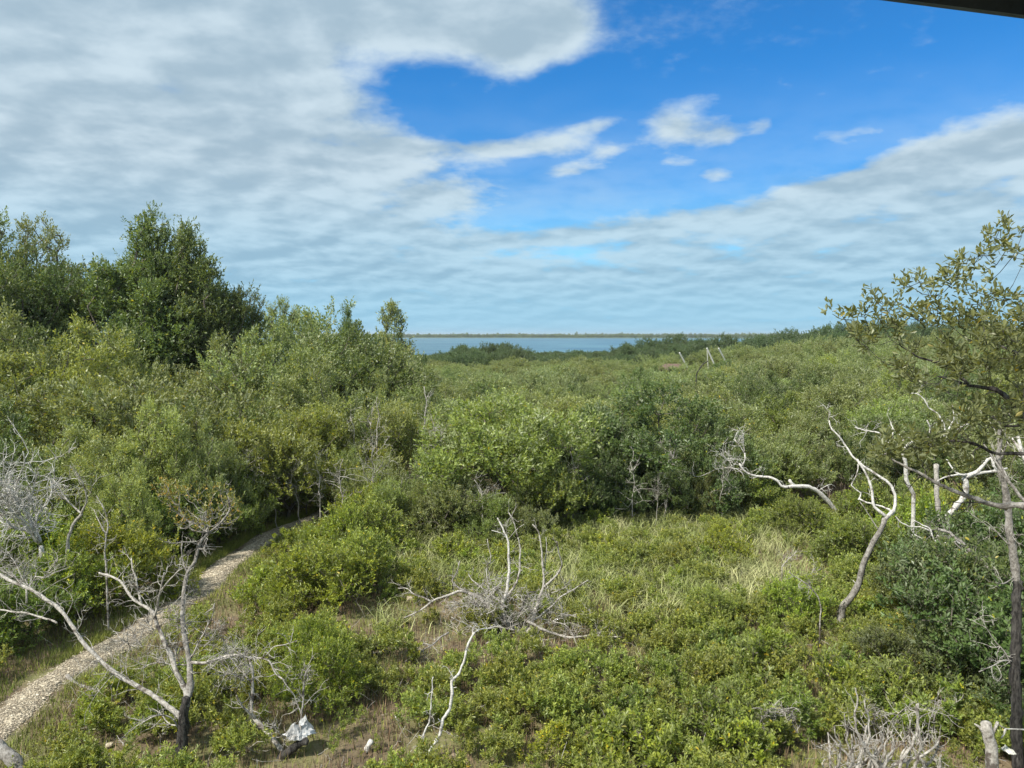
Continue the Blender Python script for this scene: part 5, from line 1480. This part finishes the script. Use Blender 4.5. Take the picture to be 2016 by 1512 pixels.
# ------------------------------------------------------------------ small things
def crumple(name, label, cat, loc, size, mat, seed, sub=3):
    """a crumpled sheet folded into a rough heap"""
    rng = np.random.default_rng(seed); n = 16
    u, v = np.meshgrid(np.linspace(-1, 1, n), np.linspace(-1, 1, n))
    h = np.zeros_like(u)
    for k in range(7):
        a = rng.uniform(0, PI); o_ = rng.uniform(-.8, .8); d_ = u * math.cos(a) + v * math.sin(a) - o_
        h += .55 * np.exp(-np.abs(d_) * 5) * rng.choice([-.5, 1.0])
    ed = 1 - np.maximum(np.abs(u), np.abs(v)) ** 4
    r = 1 + .22 * rng.normal(size=u.shape) * .35
    X = u * r * (1 - .2 * np.abs(v)); Yv = v * r * (1 - .15 * np.abs(u)) + .12 * np.sin(u * 4); Zv = (np.abs(h) * .8 + .05) * (ed * .9 + .1)
    P = np.stack([X * size[0], Yv * size[1], Zv * size[2]], -1).reshape(-1, 3)
    i = np.arange(n - 1)[None, :]; j = np.arange(n - 1)[:, None] * n
    Qa = np.stack([j + i, j + i + 1, j + n + i + 1, j + n + i], -1).reshape(-1, 4)
    P2 = P - np.array([0, 0, .008]); V = np.vstack([P, P2])
    Qb = Qa[:, ::-1] + n * n
    bd = [k for k in range(n)] + [n - 1 + n * k for k in range(1, n)] + [n * n - 1 - k for k in range(1, n)] + [n * (n - 1) - n * k for k in range(1, n - 1)]
    Qc = np.array([(bd[k], bd[k] + n * n, bd[(k + 1) % len(bd)] + n * n, bd[(k + 1) % len(bd)]) for k in range(len(bd))])
    o = link(name, mesh_np(name, V, None, np.vstack([Qa, Qb, Qc]), [mat], smooth=False), label=label)
    o.location = loc; o.rotation_euler = (0, 0, rng.uniform(0, 6)); o['category'] = cat
    return o

g = P3(585, 1488, 11.75)
crumple('rag', 'crumpled dirty white sheet draped against the dark butt of the bent dead tree', 'rag', (g[0] + .05, 11.75, .30), (.22, .17, .30), M['cloth'], 3)
crumple('rag', 'small white wisp of sheet caught on top of the dark dead butt', 'rag', (P3(600, 1466, 11.7)[0], 11.65, .52), (.07, .06, .10), M['cloth'], 4)
g = P3(1985, 1478, 10.6)
crumple('rag', 'faded grey rag snagged low right of the round-topped white stump', 'rag', (g[0], 10.6, g[2]), (.10, .06, .12), M['rag_grey'], 5)

def rock(name, label, loc, size, mat, seed, cat='rock'):
    rng = np.random.default_rng(seed)
    import bmesh
    bm = bmesh.new(); bmesh.ops.create_icosphere(bm, subdivisions=2, radius=1)
    for v in bm.verts:
        n_ = .78 + .3 * math.sin(v.co.x * 3.1 + seed) * math.cos(v.co.y * 2.7 + seed * 2) + rng.uniform(-.09, .09)
        v.co *= n_
        if v.co.z < -.5: v.co.z = -.5
        v.co.x *= size[0]; v.co.y *= size[1]; v.co.z *= size[2]
    me = bpy.data.meshes.new(name); bm.to_mesh(me); bm.free(); me.materials.append(M[mat])
    o = link(name, me, label=label); o.location = loc; o.rotation_euler = (0, 0, rng.uniform(0, 6)); o['category'] = cat
    return o
ms = M['stone']
for (px, py, sz, lb) in [(825, 1180, .17, 'white limestone rock under the left tip of the sprawling fallen crown'), (806, 1182, .12, 'pale rock half in leaves just left of the white limestone rock'),
                         (748, 1160, .13, 'pale mossy rock at the foot of the large shrub right of the path'), (1288, 1193, .13, 'grey domed rock in dry grass right of the fallen crown'),
                         (1605, 1206, .10, 'small square white rock left of the foot of the leaning dead tree'), (1452, 1187, .08, 'tiny white rock in dry grass right of centre'),
                         (728, 1274, .07, 'tiny pale pebble-like rock left of the dead branch tips'), (215, 1472, .07, 'little white rock on brown mud in the lower left'), (347, 1372, .12, 'pale rock at the fork of the bare tree at lower left')]:
    g = G(px, py); rock('rock', lb, (g[0], g[1], .04), (sz, sz * .8, sz * .75), 'stone', int(px))
D = Dead('snapped_root', 'short pale cut root poking up from brown mud left of the slender white sapling', 'stump', 'deadwood_white', 130)
D.limb(CI, [(722, 1480), (726, 1466), (731, 1458)], .05, .045, y0=G(722, 1480)[1], ground=True, name='trunk'); D.done()
D = Dead('snapped_root', 'short pale upright root stub on the brown mud beside the bent dead tree', 'stump', 'deadwood_pale', 131)
D.limb(C4, [(1055, 1240), (1065, 1222), (1080, 1218)], .06, .05, y0=G(*C4(1055, 1245))[1], ground=True, name='trunk'); D.done()
D = Dead('fallen_stick', 'forked white stick lying among low shrubs at the bottom right of centre', 'stick', 'deadwood_white', 132)
D.limb(C5, [(1700, 1380), (1760, 1368), (1800, 1352), (1850, 1325)], .022, .016, y0=G(*C5(1700, 1395))[1], name='stem'); D.limb(C5, [(1800, 1352), (1830, 1385), (1858, 1412)], .016, .012, name='branch'); D.limb(C5, [(1825, 1338), (1818, 1300)], .014, .008, name='branch'); D.done()
D = Dead('fallen_stick', 'short straight white stick lying left of the forked white stick', 'stick', 'deadwood_white', 133)
D.limb(C5, [(1500, 1285), (1530, 1325), (1556, 1362)], .012, .026, y0=G(*C5(1530, 1360))[1], name='stem'); D.done()
D = Dead('fallen_stick', 'small curved pale stick on dark mud between shrubs at the bottom', 'stick', 'deadwood_white', 134)
D.limb(C5, [(348, 1228), (362, 1255), (382, 1272)], .010, .012, y0=G(*C5(362, 1275))[1], name='stem'); D.done()

# loose pale sticks and twigs lying about: nobody could count them
A, B = [], []
for _ in range(1500):
    d = random.uniform(10, 26); x = random.uniform(-.7, .7) * d
    if abs(x - float(path_x(np.array(d)))) < .8: continue
    a = random.uniform(0, 6.28); L = random.uniform(.1, .5); p = np.array([x, d, random.uniform(.02, .25)]); dv = np.array([math.cos(a), math.sin(a), random.uniform(-.2, .9)])
    for q in range(3):
        dv = dv + np.random.default_rng(_ * 3 + q).normal(0, .25, 3); n_ = p + dv / np.linalg.norm(dv) * L / 3; A.append(p); B.append(n_); p = n_
A, B = np.array(A), np.array(B); rr = np.full(len(A), .0035)
V, Q4 = segs_mesh(A, B, rr, rr * .8, 3)
link('litter', mesh_np('litter', V, None, Q4, [M['deadwood_pale']]), kind='stuff', label='loose pale sticks strewn over the marsh floor')

# far white props and thatch
pale = rough_mat('painted_pole', (.62, .62, .56), (.75, .74, .68), 6, rough=.6, bump=.1)
def pole(px0, py0, px1, py1, Y, r, lb):
    D = Dead('leaning_pole', lb, 'pole', 'deadwood_white', int(px0), group=None)
    a, b_ = P3(px0, py0, Y), P3(px1, py1, Y + .3)
    g_ = b_ + (b_ - a) * ((b_[2] + .2) / max(a[2] - b_[2], .1))
    V, T3, Q4 = sweep(np.array([g_, b_, (a + b_) / 2, a]), [r, r, r, r], 6)
    link('shaft', mesh_np('pole', V, T3, Q4, [pale]), D.root)
    V, T3, Q4 = sweep(np.array([a + [0, 0, -.02], a + [0, 0, .04]]), [r * 1.08, r * 1.02], 6)
    link('cap', mesh_np('cap', V, T3, Q4, [pale]), D.root)
pole(1338, 695, 1347, 712, 84, .085, 'white pole leaning left, alone in front of the dark far trees')
pole(1392, 686, 1402, 708, 86, .085, 'longer white slanting pole, middle of the three leaning poles')
pole(1392, 686, 1393, 704, 86.2, .05, 'thin upright pale stake meeting the middle slanting pole at its top')
pole(1415, 686, 1423, 701, 90, .085, 'white slanting pole farthest right of the three leaning poles')
th = thing('thatched_hut', 'low reddish thatched hut roof left of the white leaning poles', 'hut', (0, 0, 0))
c0 = P3(1324, 716, 82)
w_, dp, hh = 1.6, 1.3, .62
zb = c0[2] - .62
V = [(-w_, -dp, 0), (w_, -dp, 0), (w_, dp, 0), (-w_, dp, 0), (-w_ * .45, 0, hh), (w_ * .45, 0, hh), (-w_, -dp, -.12), (w_, -dp, -.12), (w_, dp, -.12), (-w_, dp, -.12)]
V = [(a + c0[0], b_ + c0[1], c_ + zb) for a, b_, c_ in V]
thatch = rough_mat('thatch', (.10, .065, .05), (.17, .125, .10), 5, rough=.95, bump=.6, stretch=(3, 3, .5))
link('roof', mesh_np('roof', V, [(3, 0, 4), (1, 2, 5)], [(0, 1, 5, 4), (2, 3, 4, 5), (6, 7, 1, 0), (7, 8, 2, 1), (8, 9, 3, 2), (9, 6, 0, 3), (9, 8, 7, 6)], [thatch]), th)
for sx in (-1, 1):
    for sy in (-1, 1):
        V, T3, Q4 = sweep(np.array([(c0[0] + sx * 1.5, c0[1] + sy * 1.1, -.1), (c0[0] + sx * 1.5, c0[1] + sy * 1.1, zb - .1)]), [.08, .07], 6)
        link('post', mesh_np('post', V, T3, Q4, [M['bark_brown']]), th)

# tower roof eave in the top right corner: soffit sheet with a fascia board along its edge
tr = thing('tower_roof', 'dark eave of the lookout tower roof in the top right corner', 'roof')
navy = rough_mat('eave_dark', (.004, .007, .016), (.008, .012, .022), 3, rough=.6, bump=.1)
fasc = rough_mat('fascia_board', (.012, .018, .022), (.028, .034, .034), 5, rough=.6, bump=.2)
e0 = P3(1560, -22, 1.9); e1 = P3(2300, 74, 1.35)
dirv = (e1 - e0) / np.linalg.norm(e1 - e0); back = np.array([dirv[1], -dirv[0], 0.0]); back = -back / np.linalg.norm(back) if back[1] > 0 else back / np.linalg.norm(back)
def slab(name, a, b_, w, t_, z0, z1, mat, inset=0.0):
    o0, o1 = a + back * inset, b_ + back * inset
    V = [o0 + [0, 0, z0], o1 + [0, 0, z0], o1 + back * w + [0, 0, z0], o0 + back * w + [0, 0, z0], o0 + [0, 0, z1], o1 + [0, 0, z1], o1 + back * w + [0, 0, z1], o0 + back * w + [0, 0, z1]]
    return link(name, mesh_np(name, V, None, [(3, 2, 1, 0), (4, 5, 6, 7), (0, 1, 5, 4), (1, 2, 6, 5), (2, 3, 7, 6), (3, 0, 4, 7)], [mat]), tr)
slab('fascia', e0, e1, .035, 0, 0, .12, fasc)
slab('soffit', e0, e1, .8, 0, .028, .10, navy, .037)

# ------------------------------------------------------------------ air
hm = bpy.data.materials.new('haze'); hm.use_nodes = True; hm.node_tree.nodes.clear(); t = NT(hm.node_tree)
out = t.n('ShaderNodeOutputMaterial'); pv = t.n('ShaderNodeVolumePrincipled')
pv.inputs['Color'].default_value = (.78, .9, 1.0, 1); pv.inputs['Density'].default_value = HAZE; pv.inputs['Anisotropy'].default_value = .2
t.nt.links.new(pv.outputs[0], out.inputs['Volume'])
bx0, bx1, by0, by1, bz0, bz1 = -9500, 9500, -400, 12500, -4, 30
V = [(bx0, by0, bz0), (bx1, by0, bz0), (bx1, by1, bz0), (bx0, by1, bz0), (bx0, by0, bz1), (bx1, by0, bz1), (bx1, by1, bz1), (bx0, by1, bz1)]
link('haze', mesh_np('haze', V, None, [(3, 2, 1, 0), (4, 5, 6, 7), (0, 1, 5, 4), (1, 2, 6, 5), (2, 3, 7, 6), (3, 0, 4, 7)], [hm]), kind='stuff', label='faint sea haze over the bay')

# ------------------------------------------------------------------ labels that single each plant out
LM = [('the gravel path', None), ('the lower left bare tree', G(354, 1512)), ('the white rag', G(585, 1505)), ('the slender white sapling', G(820, 1512)),
      ('the fallen crown', G(1040, 1250)), ('the leaning dead tree', G(1652, 1232)), ('the brush pile', G(1756, 1507)), ('the round-topped stump', G(1945, 1510)),
      ('the curving branch', P3(1600, 960, 26.6)), ('the bleached shrub', P3(78, 1075, 17.2)), ('the central olive tree', P3(1000, 800, 27)),
      ('the large dark tree', P3(1250, 800, 29.5)), ('the grassy clearing back', P3(1290, 1060, 22)), ('the tallest dark clump', P3(330, 450, 40.5)),
      ('the lone skyline sapling', P3(755, 600, 58)), ('the bright pointed tree', P3(155, 632, 29)), ('the black twisted snag', P3(1375, 730, 46)),
      ('the white forked tree', P3(1880, 1000, 19)), ('the leaning poles', P3(1390, 690, 80)), ('the white stem', P3(836, 800, 29)), ('the far right wood', P3(1900, 700, 60))]
def where(x, y):
    best = None
    for nm, p in LM:
        if p is None:
            px_ = float(path_x(np.array(min(y, 33.0)))); dd = math.hypot(x - px_, max(0, y - 33)); q = (px_, y if y < 33 else 33)
        else:
            q = (p[0], p[1]); dd = math.hypot(x - q[0], y - q[1])
        if best is None or dd < best[0]: best = (dd, nm, q)
    dd, nm, q = best
    ang = math.degrees(math.atan2(x - q[0], y - q[1])) % 360
    k = int(((ang + 22.5) % 360) // 45)
    rel = ['behind', 'behind and right of', 'right of', 'in front and right of', 'in front of', 'in front and left of', 'left of', 'behind and left of'][k]
    if nm == 'the gravel path' and y < 31:
        rel = 'on the right of' if x > q[0] else 'on the left of'
    how = 'close' if dd < 1.8 else ('' if dd < 6 else 'well')
    if rel.startswith('on the'): how = '' if dd < 3 else 'well back'
    return dd, (how + ' ' + rel + ' ' + nm).strip()
groups = {}
for (o, x, y, h, tint, shape) in AUTO:
    dd, wh = where(x, y)
    if o['category'] == 'dead tree':
        size, noun = 'thin', 'bare stem'
    elif o['category'] == 'shrub':
        size = 'ankle-high' if h < .5 else 'knee-high' if h < .72 else 'thigh-high' if h < 1.0 else 'waist-high' if h < 1.5 else 'head-high'
        noun = 'mangrove shrub'
    else:
        size = 'low' if h < 3.8 else 'mid-height' if h < 4.6 else 'tallish' if h < 6.5 else 'tall'
        noun = (shape + ' mangrove').strip() if shape else 'mangrove'
    groups.setdefault((size, tint, noun, wh), []).append((dd, o))
ORD = ['', 'second', 'third', 'fourth', 'fifth', 'sixth', 'seventh', 'eighth', 'ninth', 'tenth', 'eleventh', 'twelfth']
for (size, tint, noun, wh), lst in groups.items():
    lst.sort(key=lambda q: q[0])
    for k, (dd, o) in enumerate(lst):
        pre = ('nearest ' if len(lst) > 1 else '') if k == 0 else ORD[min(k, 11)] + '-nearest '
        o['label'] = '%s%s %s %s %s' % (pre, size, tint, noun, wh)
print('tris', sum(len(m.polygons) for m in bpy.data.meshes), 'objects', len(bpy.data.objects))
